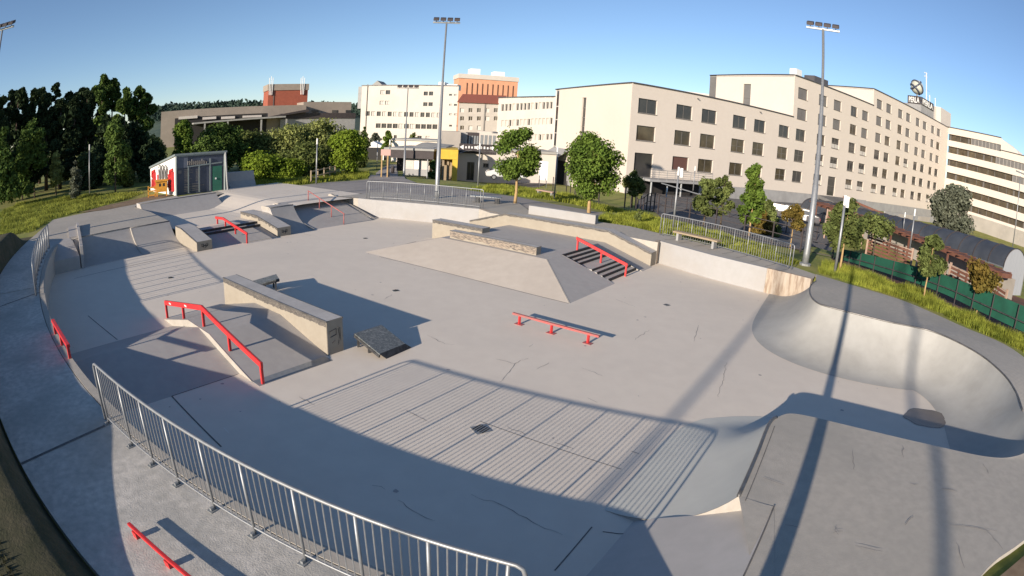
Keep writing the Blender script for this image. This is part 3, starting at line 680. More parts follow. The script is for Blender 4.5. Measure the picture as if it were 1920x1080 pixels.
m = MB(); q = resample([Cc.p(u, 7.6165, z-.03) for u, z in hp_], 60); m.strip(q, [p-Vector((0, 0, random.uniform(.04, .09))) for p in q]); m.build('waxed_band', M['wax'], t, recalc=False)
# white block on the far deck
t = thing('concrete_block', 'long low whitewashed block on the deck behind the long ledge', 'block', Cc.p(-6.2, 10.1, DZ))
a, b = P(990.6, 401, DZ), P(1115.5, 420.5, DZ); n = Vector((-(b-a).y, (b-a).x, 0)).normalized()
MB().box(a, b-a, n*.35, (0, 0, .46)).build('body', M['whitewall'], t, bevel=.01)
MB().box(b+(b-a).normalized()*.001, (b-a).normalized()*.006, n*.35, (0, 0, .455)).build('end_face', M['plinth'], t)
# ------------------------------------------------------------------ left obstacles
def quarter(name, label, F, u0, v0, v1, z0, h, Rr, deck, cheek_v=None, mt=M['ramp'], cat='quarter pipe', cop=True):
    t = thing(name, label, cat, F.p(u0+1.2, (v0+v1)/2, z0))
    pr = [(u0+u, z0+z) for u, z in qp(h, Rr, 14)]; ue_ = pr[-1][0]
    m = MB(); profile(m, F, pr+[(ue_+deck, z0+h), (ue_+deck, z0-.05), (u0, z0-.05)], v0, v1); m.build('ramp', mt, t)
    if cop: MB().tube([F.p(ue_, v0, z0+h), F.p(ue_, v1, z0+h)], .03, 6).build('coping', M['steelc'], t, smooth=True)
    if cheek_v is not None:
        m = MB(); w_ = .07
        A = [F.p(u, cheek_v-.006, z) for u, z in pr]; B = [F.p(u, cheek_v+w_, z+.004) for u, z in pr]
        m.strip(A, B); m.strip(A, [F.p(u+.35, cheek_v-.006, max(z0, z-.12)) for u, z in pr]); m.build('cheek', M['cheek'], t, recalc=False)
    return t
quarter('quarter_pipe', 'quarter pipe half lying in shadow beside the curved wall', D_, 1.68, -5.73, -2.37, 0, DZ, 2.86, .02)
quarter('quarter_pipe', 'quarter pipe with pale side edge between the shaded one and the sloping ledge', D_, 1.5, -2.36, -.01, 0, DZ, 2.86, .2, cheek_v=-2.36)
quarter('quarter_pipe', 'wide low quarter pipe in front of the graffiti shed', D_, 8.5, .4, 6.2, .55, .75, 2.9, .75, cheek_v=.4)
t = quarter('quarter_pipe', 'small steep quarter pipe in shade beside the thin red rail bank', D_, 0, 5.56, 7.13, 0, 1.17, 2.55, .85)
MB().box(D_.p(2.22, 5.55, 1.0), D_.U*.84, D_.V*-.006, (0, 0, .2)).build('cheek', M['cheek'], t)
# wall block at the left corner
t = thing('corner_ledge', 'stepped shaded block with a raised curb where the curved wall meets the quarter pipe', 'ledge', D_.p(2.5, -6.2))
profile(MB(), D_, [(1.6, 0), (1.6, .58), (3.3, DZ+.01), (4.4, DZ+.01), (4.4, 0)], -7.6, -5.9).build('body', M['ramp'], t)
LC = Fr(D_.p(1.58, -5.78), 304+math.degrees(math.atan2(1.05, 6.2)), 34+math.degrees(math.atan2(1.05, 6.2)))
profile(MB(), LC, [(0, 0), (0, 1.0), (1.6, 1.16), (6.3, 1.24), (6.3, .9), (1.8, .9), (1.8, 0)], -.06, .10).build('curb', M['ramp'], t)
profile(MB(), LC, [(2.6, .95), (2.6, 1.08), (6.2, 1.10), (6.3, .95)], -.62, -.06).build('ledge_top', M['ramp'], t)
# stair set with two sloping ledges
t = thing('stairs', 'bank with two dark steps under the small curved red rail', 'stairs', D_.p(1.4, 2.7))
profile(MB(), D_, [(0, 0), (1.75, .33), (1.75, .44), (2.08, .44), (2.08, .55), (2.85, .552), (2.85, -.02), (0, -.02)], .855, 4.695).build('steps', M['ramp'], t)
for u, z in ((1.75, .44), (2.08, .55)): MB().box(D_.p(u-.006, .86, z+.004), D_.U*.1, D_.V*3.83, (0, 0, -.112)).build('riser', M['stairblack'], t)
MB().box(D_.p(-.05, 2.6, .004), D_.U*.2, D_.V*2.0, (0, 0, .01)).build('threshold', M['cheek'], t)
def squiggle(F, u, v, z, s, parent):
    m = MB()
    for sg in (-1, 1):
        m.tube([F.p(u, v+sg*s*.05, z), F.p(u, v+sg*s*.28, z+s*.3), F.p(u, v+sg*s*.52, z+s*.22), F.p(u, v+sg*s*.5, z-s*.05), F.p(u, v+sg*s*.25, z-s*.12), F.p(u, v+sg*s*.05, z)], .016, 4)
        m.tube([F.p(u, v+sg*s*.3, z+s*.12), F.p(u, v+sg*s*.12, z-s*.35)], .014, 4)
    m.build('scribble', M['black'], parent)
def hubba(label, v0, v1, top, bandh):
    t = thing('grind_ledge', label, 'ledge', D_.p(1.4, (v0+v1)/2))
    profile(MB(), D_, [(top[0][0], 0)]+top+[(top[-1][0], 0)], v0, v1).build('body', M['cream'], t, bevel=.008)
    m = MB(); m.loft([[D_.p(u+.01, v0+.01, z+.004) for u, z in top], [D_.p(u+.01, v1-.01, z+.004) for u, z in top]]); m.build('top', M['waxtop'], t, recalc=False)
    m = MB()
    for (a, za), (b, zb) in zip(top, top[1:]): m.beam(D_.p(a, v0+.005, za+.008), D_.p(b, v0+.005, zb+.008), .03, .04); m.beam(D_.p(a, v1-.005, za+.008), D_.p(b, v1-.005, zb+.008), .03, .04)
    m.build('edge_steel', M['steelc'], t)
    m = MB(); q = resample([D_.p(u, v0-.004, z-.02) for u, z in top], 40); m.strip(q, [p-Vector((0, 0, bandh*random.uniform(.3, 1.3))) for p in q]); m.build('waxed_band', M['wax'], t, recalc=False)
    squiggle(D_, top[0][0]-.012, (v0+v1)/2, .22, .34, t); return t
hubba('sloping ledge with a scribbled end against the pale edged quarter pipe', 0, .85, [(0, .45), (2.05, .86), (2.85, .88)], .03)
hubba('sloping ledge with blackened edge and scribbled end between steps and small quarter pipe', 4.7, 5.55, [(0, .45), (2.3, .87), (4.06, .88)], .14)
kinked_rail('grind_rail', 'small red curved rail over the two dark steps', D_, 2.74, [(-.26, .53), (2.45, .98), (3.42, .93)], [(-.2, 0), (1.02, .29), (2.18, .55), (3.18, .55)][:4], hh=.13)
t = thing('bank_ramp', 'pale concrete bank under the thin red round rail', 'bank ramp', D_.p(2, 9.4))
hpr = [(.3, 0), (.9, .12), (1.5, .29), (2.7, .66), (3.85, DZ), (4.4, DZ)]
profile(MB(), D_, hpr+[(4.4, -.05), (.3, -.05)], 7.14, 11.66).build('ramp', M['ramp'], t)
profile(MB(), D_, [(.15, 0), (.2, .06), (.9, .18), (1.5, .35), (2.7, .71), (3.85, DZ+.05), (4.2, DZ+.05), (4.2, 0)], 7.14, 7.24).build('curb', M['cheek'], t)
profile(MB(), D_, [(.4, 0), (.6, .12), (4.6, 1.16), (4.8, 1.1), (4.8, 0)], 11.66, 11.86).build('side_curb', M['cheek'], t)
t = thing('handrail', 'thin worn red round rail on four posts going down the far bank', 'grind rail', D_.p(2.2, 9.4, .5), 'red grind rails')
tops = [(.30, .60), (1.52, .94), (2.69, 1.26), (3.9, 1.61)]
MB().tube([D_.p(u, 9.4, z) for u, z in [tops[0], tops[1], tops[2], tops[3]]], .028, 8).build('rail_tube', M['redpale'], t, smooth=True)
for (u, z), zb in zip([(.35, .61), (1.51, .94), (2.69, 1.26), (3.86, 1.59)], (0, .28, .65, DZ)): MB().tube([D_.p(u, 9.4, zb), D_.p(u, 9.4, z)], .028, 8).build('post', M['redpale'], t, smooth=True)
# ------------------------------------------------------------------ rails on the near path
def path_rail(label, a, b, fs, h=.36, wd=.10):
    t = thing('grind_rail', label, 'grind rail', Vector((*((a+b)/2).xy, DZ)), 'red grind rails')
    MB().beam(a, b, wd, wd*.8).build('rail_beam', M['red'], t, bevel=.008)
    for f in fs:
        q = a.lerp(b, f); MB().cbox(Vector((q.x, q.y, DZ)), .10, .07, h-.07, math.atan2((b-a).y, (b-a).x)).build('leg', M['red'], t)
path_rail('short red rail at the wall edge between the two curved railings', P(98.5, 598, DZ+.36), P(127.5, 646, DZ+.36), (.06, .5, .95))
path_rail('long red rail lying along the near path at the bottom of the photo', P(240, 979, DZ+.16), P(400, 1116, DZ+.16), (.08, .5, .92), h=.16, wd=.055)
# ------------------------------------------------------------------ railings
def railing(label, pos, h=1.08, bar=.097, ends=True, feet=True, r=.024, pr=.021):
    "steel railing through the given post positions, standing on their z"
    base = Vector(pos[len(pos)//2]); t = thing('railing', label, 'railing', base, 'steel railings round the skate floor')
    pos = [Vector(p) for p in pos]; up = Vector((0, 0, 1))
    top = [p+up*h for p in pos]
    d0 = (pos[0]-pos[1]).normalized(); d1 = (pos[-1]-pos[-2]).normalized()
    rail = [pos[0]+d0*.16+up*.02, pos[0]+d0*.16+up*(h-.09), pos[0]+d0*.135+up*(h-.03), pos[0]+d0*.07+up*h]+catmull(top, 5)+[pos[-1]+d1*.07+up*h, pos[-1]+d1*.135+up*(h-.03), pos[-1]+d1*.16+up*(h-.09), pos[-1]+d1*.16+up*.02]
    MB().tube(rail, r, 8).build('top_rail', M['galv'], t, smooth=True)
    MB().tube([p+up*.11 for p in catmull(pos, 5)], .016, 6).build('bottom_rail', M['galv'], t, smooth=True)
    for p in pos:
        MB().tube([p, p+up*h], pr, 8).build('post', M['galv'], t, smooth=True)
    cb = catmull(pos, 8)
    for k in range(len(pos)-1):
        seg = cb[k*8:k*8+9]; n = max(2, int((pos[k+1]-pos[k]).length/bar)); q = resample(seg, n+1)
        m = MB()
        for p in q[1:-1]: m.tube([p+up*.11, p+up*(h-.02)], .0085, 5, cap=False)
        m.build('bar_panel', M['galv'], t)
    if feet:
        for k, p in enumerate(pos):
            d = (pos[min(k+1, len(pos)-1)]-pos[max(k-1, 0)]).normalized(); n = Vector((d.y, -d.x, 0))
            if (p+n-WC).length < (p-WC).length: n = -n
            MB().box(p-d*.05-n*.02, d*.10, n*.13, (0, 0, .012)).box(p-d*.02+n*.02, d*.04, n*.06, (0, 0, .05)).build('foot_plate', M['galvdark'], t)
    return t
ntop = [(182, 684), (213.5, 722.5), (252.5, 752.5), (302.5, 782.5), (367.5, 825), (446.5, 867.5), (546, 915), (664, 965), (806.5, 1007.5), (962, 1040)]
def onarc(p, Rr, z):
    d = Vector((p.x, p.y, 0))-WC; d = d.normalized()*Rr; return Vector((WC.x+d.x, WC.y+d.y, z))
railing('long near steel railing in front of the skate floor', [onarc(P(x, y, DZ+1.08), 42.46, DZ) for x, y in ntop])
lb = [(-14.93, 12.32), (-15.75, 13.0), (-16.6, 13.8), (-17.45, 14.67), (-18.3, 15.6), (-19.1, 16.5), (-19.8, 17.5), (-20.4, 18.5)]
railing('curved steel railing on the wall end beside the lawn', [onarc(p, 42.46, DZ) for p in resample([Vector((x, y, 0)) for x, y in lb], 12)], bar=.2, feet=False, pr=.032)
fr = resample([(-8.97, 34.21, DZ), (-7.0, 34.0, DZ), (-4.6, 33.3, DZ), (-2.06, 32.31, DZ)], 9)
railing('steel railing on the far whitewashed wall before the tall mast', fr, bar=.13, feet=False)
q0, q1 = Vector((7.19, 27.5, DZ)), Vector((11.62, 22.05, DZ)); nn = Vector((-(q1-q0).y, (q1-q0).x, 0)).normalized()
rr_ = [q0.lerp(q1, i/9)+nn*.32*math.sin(math.pi*i/9) for i in range(10)]
railing('steel railing in front of the long wooden bench', rr_, bar=.13, feet=False)
tj = MB()
for i in range(1, 10):
    a = rr_[i]; b = a-nn*.95; line_strip(tj, [a, b], .025, .008)
tj.build('deck_joints', M['joint'], floor, recalc=False)
# ------------------------------------------------------------------ floodlight masts and lamp posts
def mast(label, c, h=11.2, heading=0, n=4, sc=1.0, r0=.15, r1=.065):
    c = Vector(c); t = thing('floodlight_mast', label, 'floodlight mast', c, 'tall floodlight masts')
    MB().tube([c, c+Vector((0, 0, .5)), c+Vector((0, 0, h*.33)), c+Vector((0, 0, h*.331)), c+Vector((0, 0, h*.66)), c+Vector((0, 0, h*.661)), c+Vector((0, 0, h))], [r0, r0, r0*.85, r0*.72, r1*1.25, r1*1.0, r1*.85], 14).build('pole', M['galv'], t, smooth=True)
    MB().lathe(c, [(.30, -.1), (.30, .03), (r0, .06)], 12).build('base_flange', M['galvdark'], t)
    x = Vector((math.cos(heading), math.sin(heading), 0)); y = Vector((-x.y, x.x, 0)); tp = c+Vector((0, 0, h-.05)); wd = .42*n*sc
    MB().box(tp-x*wd/2-y*.05, x*wd, y*.1, (0, 0, .1)).build('crossbar', M['galvdark'], t)
    for k in range(n):
        o = tp+x*((k-(n-1)/2)*.43*sc)+Vector((0, 0, .12))
        l = MB(); l.box(o-x*.17*sc-y*.22+Vector((0, 0, .0)), x*.34*sc, y*.42+Vector((0, 0, .16)), Vector((0, -.0, 0))+Vector((0, 0, .16))); fl_ = l.build('lamp_head', M['charcoal'], t, bevel=.01)
        MB().box(o-x*.02-y*.03-Vector((0, 0, .1)), x*.04, y*.06, (0, 0, .14)).build('bracket', M['galvdark'], t)
    return t
mast('tall floodlight mast rising behind the far railing', Vector((-5.04, 36.0, DZ-.02)), heading=.1)
mast('tall floodlight mast in the grass at the end of the bench railing', Vector((13.52, 23.95, .95)), heading=-.6, r0=.17, r1=.075)
pl_ = P(15, 50, 12.2); mast('floodlight mast above the dense wood, cut by the photo edge', Vector((pl_.x-.6, pl_.y, Hs(pl_.x-.6, pl_.y))), h=12.2-Hs(pl_.x-.6, pl_.y), heading=.45)
m2 = G(757, 345); m2 = Vector(P(757, 345, -1.43)); mast('distant floodlight mast standing before the white building', Vector((m2.x, m2.y, Hs(m2.x, m2.y)-.3)), h=9.77-Hs(m2.x, m2.y)+.3, heading=.1, sc=1.5)
mast('floodlight mast behind the viewer whose shadow crosses the bowl', Vector((-.02, -.30, .9)), heading=.5)
mast('floodlight mast behind the viewer whose faint shadow falls on the near deck', Vector((-11.6-8.4, -22.0-12.4, 1.0)), h=21.5, heading=.5, r0=.13, r1=.10)
mast('floodlight mast behind the viewer whose faint shadow ends at the whitewashed wall', Vector((-15.4-8.4, -17.2-12.4, 1.0)), h=18.2, heading=.5, r0=.12, r1=.09)
def lamp(label, c, h, r=.045, head=True, mt=M['galv'], sq=False):
    c = Vector(c); t = thing('lamp_post', label, 'lamp post', c, 'slim lamp posts')
    MB().tube([c, c+Vector((0, 0, h-.45))], [r*1.25, r], 10).build('pole', M['white'] if mt is None else mt, t, smooth=True)
    MB().lathe(c+Vector((0, 0, h-.46)), [(.0, 0), (r*1.25, 0), (r*1.25, .42), (r*1.0, .46), (0, .46)], 10).build('lamp_head', M['white'], t)
    return t
for (bx, by), (tx, ty), lab, r in (((1564.6, 513), (1586, 366), 'thick pale lamp post at the grass edge behind the bowl', .06), ((1261.5, 430), (1272.5, 313), 'white lamp post with a small panel beside the bench railing', .05),
        ((168.5, 364), (166.7, 271), 'slim lamp post on the sunlit grass before the dark pines', .045), ((593, 346), (594.5, 259.5), 'slim lamp post before the pale green willows', .05),
        ((706.5, 319), (705.5, 263), 'slim lamp post beside the kiosk before the small trees', .05), ((729, 332), (731, 262), 'slim lamp post beside the two wooden sign posts', .05),
        ((896, 350), (898, 269), 'slim lamp post in front of the white door building', .05), ((1039, 374), (1043.5, 276), 'thin lamp post before the cream building corner', .05)):
    b = G(bx, by); d = math.hypot(b.x, b.y); dt = ray(tx, ty); h = CAMZ+dt.z/math.hypot(dt.x, dt.y)*d-b.z
    t = lamp(lab, b, h, r, mt=M['galv'])
    if 'panel' in lab or 'thick' in lab:
        MB().cbox(b+Vector((.16, .05, h-.55)), .2, .05, .5, -.4).build('panel', M['white'], t)
# ------------------------------------------------------------------ buildings
class Face:
    "vertical facade plane from A to B seen from outside; s runs from A to B, outward normal towards the viewer"
    def __init__(f, A, B):
        f.A = Vector((A[0], A[1], 0)); f.B = Vector((B[0], B[1], 0)); f.L = (f.B-f.A).length; f.d = (f.B-f.A).normalized()
        n = Vector((f.d.y, -f.d.x, 0)); f.n = n if n.dot(f.A+f.B) < 0 else -n
    def p(f, s, z, out=0): return f.A+f.d*s+f.n*out+Vector((0, 0, z))
    def hit(f, px, py):
        r = ray(px, py); dr = f.d; nn = Vector((dr.y, -dr.x, 0)); k = f.A.dot(nn)/(r.x*nn.x+r.y*nn.y)
        X = Vector((r.x*k, r.y*k, 0)); return (X-f.A).dot(dr), r.z*k+CAMZ
    def rect(f, x0, y0, x1, y1):
        a = f.hit(x0, y0); b = f.hit(x1, y1); c = f.hit(x0, y1); d = f.hit(x1, y0)
        return (min(a[0], c[0])+0*b[0], min(b[1], c[1]), max(b[0], d[0]), max(a[1], d[1]))
def facade(f, s0, s1, z0, z1, op, mt, parent, name='wall', rev=.22):
    "wall with real openings (s0, z0, s1, z1) and reveals"
    op = [o for o in op if o[0] > s0+.01 and o[2] < s1-.01]
    ss = sorted({s0, s1}|{round(o[0], 3) for o in op}|{round(o[2], 3) for o in op}); zs_ = sorted({z0, z1}|{round(o[1], 3) for o in op}|{round(o[3], 3) for o in op})
    m = MB()
    for a, b in zip(ss, ss[1:]):
        for c, d in zip(zs_, zs_[1:]):
            cs, cz = (a+b)/2, (c+d)/2
            if any(o[0] < cs < o[2] and o[1] < cz < o[3] for o in op): continue
            m.poly([f.p(a, c), f.p(b, c), f.p(b, d), f.p(a, d)])
    for o in op:
        q = [(o[0], o[1]), (o[2], o[1]), (o[2], o[3]), (o[0], o[3])]
        for (a, c), (b, d) in zip(q, q[1:]+q[:1]): m.poly([f.p(a, c), f.p(b, d), f.p(b, d, -rev), f.p(a, c, -rev)])
    return m.build(name, mt, parent, recalc=False)
def window(f, o, parent, glass, fr=M['frame'], mull=1, rev=.16, sill=True, w_=.07, trans=0, name='window', lower=None):
    s0, z0, s1, z1 = o; m = MB()
    def bar(a, c, b, d): m.box(f.p(a, c, -rev-.06), f.d*(b-a), f.n*.06, (0, 0, d-c))
    bar(s0, z0, s0+w_, z1); bar(s1-w_, z0, s1, z1); bar(s0+w_, z0, s1-w_, z0+w_); bar(s0+w_, z1-w_, s1-w_, z1)
    for k in range(mull):
        c = s0+(s1-s0)*(k+1)/(mull+1); bar(c-w_*.5, z0+w_, c+w_*.5, z1-w_)
    if trans: zt = z0+(z1-z0)*trans; bar(s0+w_, zt-w_*.4, s1-w_, zt+w_*.4)
    wn = m.build(name, fr, parent)
    MB().poly([f.p(s0, z0, -rev-.03), f.p(s1, z0, -rev-.03), f.p(s1, z1, -rev-.03), f.p(s0, z1, -rev-.03)]).build('pane', glass, wn, recalc=False)
    if lower:
        MB().poly([f.p(s0+.05, z0+.05, -rev-.024), f.p(s1-.05, z0+.05, -rev-.024), f.p(s1-.05, z0+(z1-z0)*lower, -rev-.024), f.p(s0+.05, z0+(z1-z0)*lower, -rev-.024)]).build('blind', M['blindw'], wn, recalc=False)
    if sill: MB().box(f.p(s0-.06, z0-.06, -rev), f.d*(s1-s0+.12), f.n*(rev+.07), (0, 0, .05)).build('sill', M['frame'] if fr is M['frame'] else M['framew'], wn)
    return wn
rg = random.Random(5)
# ---- hotel and its low wing
AZH = 64.205; c0 = Vector((11.922, 64.508, 0)); uh = Vector((math.sin(R(AZH)), math.cos(R(AZH)), 0))
F1 = Face(c0, c0+uh*98.5); ub_ = Vector((math.sin(R(-17.5)), math.cos(R(-17.5)), 0))
def zg(v): return Hs(v.x, v.y)
cols1 = [(1.0, 3.72), (6.7, 9.3), (10.94, 13.56), (16.67, 19.27), (21.0, 23.43), (26.57, 29.03)]
cols2 = [(30.82, 33.32), (36.55, 38.98), (41.1, 43.55), (46.83, 49.16), (51.02, 53.43)]
cols3 = [(56.7, 59.1), (60.9, 63.25), (66.6, 68.9), (70.78, 73.1), (76.3, 78.6), (80.55, 83.0), (86.05, 88.27), (90.13, 92.62)]
rowz = [(18.0, 19.67), (14.85, 16.52), (11.7, 13.37), (8.53, 10.22), (5.36, 7.08), (2.3, 3.92)]
wing = thing('hotel_wing', 'cream three storey wing with dark windows in front of the taller hotel', 'building', c0+uh*15+ub_*8+Vector((0, 0, -2)))
ops = [(a, z0, b, z1) for (a, b) in cols1 for (z0, z1) in rowz[3:]]
ops[2] = (1.0, 1.15, 3.7, 3.94)
facade(F1, 0, 29.8, .75, 11.83, ops, M['wallcream'], wing, 'front_wall')
MB().poly([F1.p(0, -2.6, -.03), F1.p(29.8, -2.6, -.03), F1.p(29.8, .75, -.03), F1.p(0, .75, -.03)]).poly([F1.p(0, .75, -.03), F1.p(29.8, .75, -.03), F1.p(29.8, .75), F1.p(0, .75)]).build('plinth', M['plinth'], wing, recalc=False)
MB().box(F1.p(2.1, -2.4, -.02), uh*9.4, F1.n*.04, (0, 0, 3.1)).build('undercroft_shade', M['dark'], wing)  # dark plate on the wall, the undercroft's shade put into its colour
for i, o in enumerate(ops):
    big = i == 2; gl = [M['glass'], M['glassb'], M['glassb']][i % 3] if not big else M['glass']
    if i == 5: gl = mat('brown_shutter', (.11, .055, .045), .7)
    window(F1, o, wing, gl, mull=0 if (i in (1, 2, 5)) else 1, trans=.45 if i in (10, 13, 16, 17) else 0, sill=not big)
SF = Face(c0, c0+ub_*24); SF2 = Face(c0+ub_*22.3, c0+ub_*24)
so = [(12.6, 3.4, 13.9, 10.35)]
facade(SF, 0, 22.6, -2.6, 11.83, so, M['wallcream'], wing, 'side_wall')
ww = window(SF, so[0], wing, M['glass'], mull=0, rev=.2, sill=False)
for z in (8.9, 7.6, 6.4, 5.0): MB().box(SF.p(12.6, z, -.22), SF.d*1.3, SF.n*.06, (0, 0, .12)).build('muntin', M['frame'], ww)
MB().box(SF.p(22.62, 1.2, -.6), SF.d*1.5, SF.n*.5, (0, 0, 10.5)).build('stair_glazing', M['glass'], wing)
for z in (1.2, 3.2, 5.2, 7.2, 9.2, 11.6): MB().box(SF.p(22.6, z, -.12), SF.d*1.54, SF.n*.06, (0, 0, .12)).build('muntin', M['framew'], wing)
bkp = [c0, c0+uh*29.8, c0+uh*29.8+ub_*24, c0+ub_*24]
MB().prism([Vector((p.x, p.y, 11.5)) for p in [q+(c0+uh*15+ub_*12-q).normalized()*.4 for q in bkp]], (0, 0, .1)).build('roof', M['greyroof'], wing)
m = MB()
for a, b in zip(bkp, bkp[1:]+bkp[:1]): m.beam(Vector((a.x, a.y, 11.93)), Vector((b.x, b.y, 11.93)), .34, .12)
m.build('roof_edge', M['metalroof'], wing)
MB().poly([q+Vector((0, 0, -2.6)) for q in (bkp[2], bkp[3])]+[q+Vector((0, 0, 11.8)) for q in (bkp[3], bkp[2])]).poly([bkp[3]+Vector((0, 0, -2.6)), bkp[3]+Vector((0, 0, 11.8)), SF.p(22.6, 11.8, -.6), SF.p(22.6, -2.6, -.6)]).build('back_wall', M['wallcream'], wing, recalc=False)
for s in (10.0, 22.0): MB().tube([F1.p(s, 11.35, .0), F1.p(s, 11.3, .3)], .07, 6).build('spout', M['frame'], wing)
# entrance terrace with railing
t = thing('terrace', 'raised concrete terrace with thin railing along the cream wing', 'terrace', F1.p(6, -1.5, 1.2))
MB().box(F1.p(1.6, .93, .005), uh*10.0, F1.n*2.4, (0, 0, .25)).build('slab', M['plinth'], t)
for s in (2.0, 6.5, 11.0): MB().tube([F1.p(s, -2.2, 2.2), F1.p(s, .93, 2.2)], .12, 8).build('column', M['galvdark'], t)
m = MB()
for k in range(9): m.tube([F1.p(1.7+k*1.22, 1.18, 2.3), F1.p(1.7+k*1.22, 2.25, 2.3)], .025, 5)
for z in (1.5, 1.75, 2.0, 2.25): m.tube([F1.p(1.65, z, 2.3), F1.p(11.5, z, 2.3)], .02 if z < 2.2 else .03, 5)
m.build('railing', M['galv'], t)
MB().beam(F1.p(3.2, .9, 2.5), F1.p(12.5, -.9, 6.0), .12, .12).build('brace', M['galv'], t)
# hotel
hot = thing('hotel', 'tall cream hotel with six rows of paired windows and a globe on its roof', 'hotel', F1.p(64, -1.5, -10))
o2 = [(a, z0, b, z1) for (a, b) in cols2 for (z0, z1) in rowz[1:]]; o2 = [(41.0, .8, 43.45, 3.9) if (o[0] == 41.1 and o[1] == 2.3) else o for o in o2]
o3 = [(a, z0, b, z1) for (a, b) in cols3 for (z0, z1) in rowz]
facade(F1, 29.8, 55.3, .72, 18.14, o2, M['wallcream'], hot, 'front_wall')
facade(F1, 55.3, 98.5, .6, 21.25, o3, M['wallcream'], hot, 'front_wall')
MB().poly([F1.p(29.8, -2.6, -.03), F1.p(98.5, -2.6, -.03), F1.p(98.5, .75, -.03), F1.p(29.8, .75, -.03)]).build('plinth', M['plinth'], hot, recalc=False)
for i, o in enumerate(o2+o3):
    top = o[1] > 10; door = o[1] < 1
    window(F1, o, hot, M['blind'] if top and rg.random() < .8 else (M['glassb'] if rg.random() < .55 else M['glass']), mull=0 if door else 1, trans=.5 if door else (.55 if (not top and rg.random() < .6) else 0), sill=not door, lower=.42 if (o[1] < 9 and not door and rg.random() < .35) else None)
S2 = Face(F1.p(29.8, 0), Vector((31.7, 97.2, 0))); ud = S2.d
w2 = S2.hit(1394, 162), S2.hit(1406, 199)
so2 = [(min(w2[0][0], w2[1][0]), 11.9, max(w2[0][0], w2[1][0]), 16.6)]
facade(S2, 0, S2.L-1.8, 11.3, 18.14, so2, M['wallcream'], hot, 'side_wall')
window(S2, so2[0], hot, M['blind'], mull=0, trans=.5, sill=False)
MB().box(S2.p(S2.L-1.78, 11.3, -.5), S2.d*1.9, S2.n*.45, (0, 0, 6.9)).build('stair_glazing', M['blind'], hot)
def roofslab(s0, s1, z, dep, nm='roof'):
    q = [F1.p(s0, z-.3, -.15), F1.p(s1, z-.3, -.15), F1.p(s1, z-.3)+ud*dep, F1.p(s0, z-.3)+ud*dep]
    MB().prism(q, (0, 0, .1)).build(nm, M['greyroof'], hot)
    m = MB(); e = [F1.p(s0, z+.1), F1.p(s1, z+.1), F1.p(s1, z+.1)+ud*dep, F1.p(s0, z+.1)+ud*dep]
    for a, b in zip(e, e[1:]+e[:1]): m.beam(a, b, .36, .14)
    m.build('roof_edge', M['metalroof'], hot)
roofslab(29.8, 55.3, 18.14, S2.L); roofslab(55.3, 98.5, 21.25, 26)
S3 = Face(F1.p(55.3, 0), F1.p(55.3, 0)+ud*26)
facade(S3, 0, 26, 17.9, 21.25, [], M['wallcream'], hot, 'side_wall')
MB().box(F1.p(98.45, -2, -.03), -F1.n*20, uh*.1, (0, 0, 23.2)).build('end_wall', M['wallcream'], hot)
MB().poly([F1.p(29.9, -2)+ud*S2.L, F1.p(98, -2)+ud*26, F1.p(98, 18)+ud*26, F1.p(29.9, 18)+ud*S2.L]).build('back_wall', M['wallcream'], hot, recalc=False)
MB().cbox(F1.p(36.5, 17.9, -5), 1.6, 1.4, 2.4, .5).build('chimney', M['white'], hot)
MB().cbox(F1.p(40.5, 17.9, -3.5), 4.2, 2.2, 1.9, R(90-AZH)).build('plant_box', M['metalroof'], hot)
FS = Face(F1.p(0, 0, -3.3), F1.p(98, 0, -3.3)); S_ = lambda x, y: FS.hit(x, y)
cor = F1.p(80.6, 0, -.7); dF = Vector((math.sin(R(-17.5)), math.cos(R(-17.5)), 0)); FF = Face(cor, cor+dF*10); FG = Face(cor, cor+uh*8.4)
zr_ = FF.hit(1735, 197)[1]; lF = FF.hit(1690, 192)[0]
m = MB(); Q = [Vector((q.x, q.y, 21.0)) for q in (cor, cor+dF*lF, cor+dF*lF+uh*8.4, cor+uh*8.4)]
m.prism(Q, (0, 0, zr_-21.0)); m.build('roof_house', M['plinth'], hot)
MB().box(FS.p(S_(1764, 215)[0], 21.1, 0), uh*(S_(1783, 215)[0]-S_(1764, 215)[0]), -F1.n*9, (0, 0, S_(1775, 208)[1]-21.1)).build('lift_house', M['wallwhite'], hot)
MB().box(FS.p(S_(1757, 205)[0], 21.1, -1.5), uh*2.6, -F1.n*6, (0, 0, S_(1758, 199)[1]-21.1)).build('lift_house', M['wallwhite'], hot)
def text(body, size, name, mt, parent, org, xdir, zdir=Vector((0, 0, 1)), ext=.04, xs=1.0):
    cu = bpy.data.curves.new(name, 'FONT'); cu.body = body; cu.size = size; cu.extrude = ext; cu.resolution_u = 2; cu.offset = size*.012
    o = bpy.data.objects.new('tmp', cu); C.objects.link(o); dg = bpy.context.evaluated_depsgraph_get(); me = bpy.data.meshes.new_from_object(o.evaluated_get(dg))
    bpy.data.objects.remove(o); y = zdir.cross(xdir)
    mtx = Matrix((xdir*xs, zdir, -y)).transposed().to_4x4(); off = wloc(parent)
    for v in me.vertices: v.co = org+mtx.to_3x3() @ v.co-off
    o = bpy.data.objects.new(name, me); C.objects.link(o); me.materials.clear(); me.materials.append(mt); o.parent = parent; return o
sa_, sb_ = FF.hit(1702, 184)[0], .1; sgn = thing('roof_sign', 'dark rooftop sign boards with white letters reading PERLA', 'sign', FF.p(sa_/2, zr_))
hs_ = FF.hit(1735, 182)[1]-zr_
MB().box(FF.p(sa_, zr_, .05), -dF*(sa_-sb_), -FF.n*.12, (0, 0, hs_)).build('board', M['charcoal'], sgn)
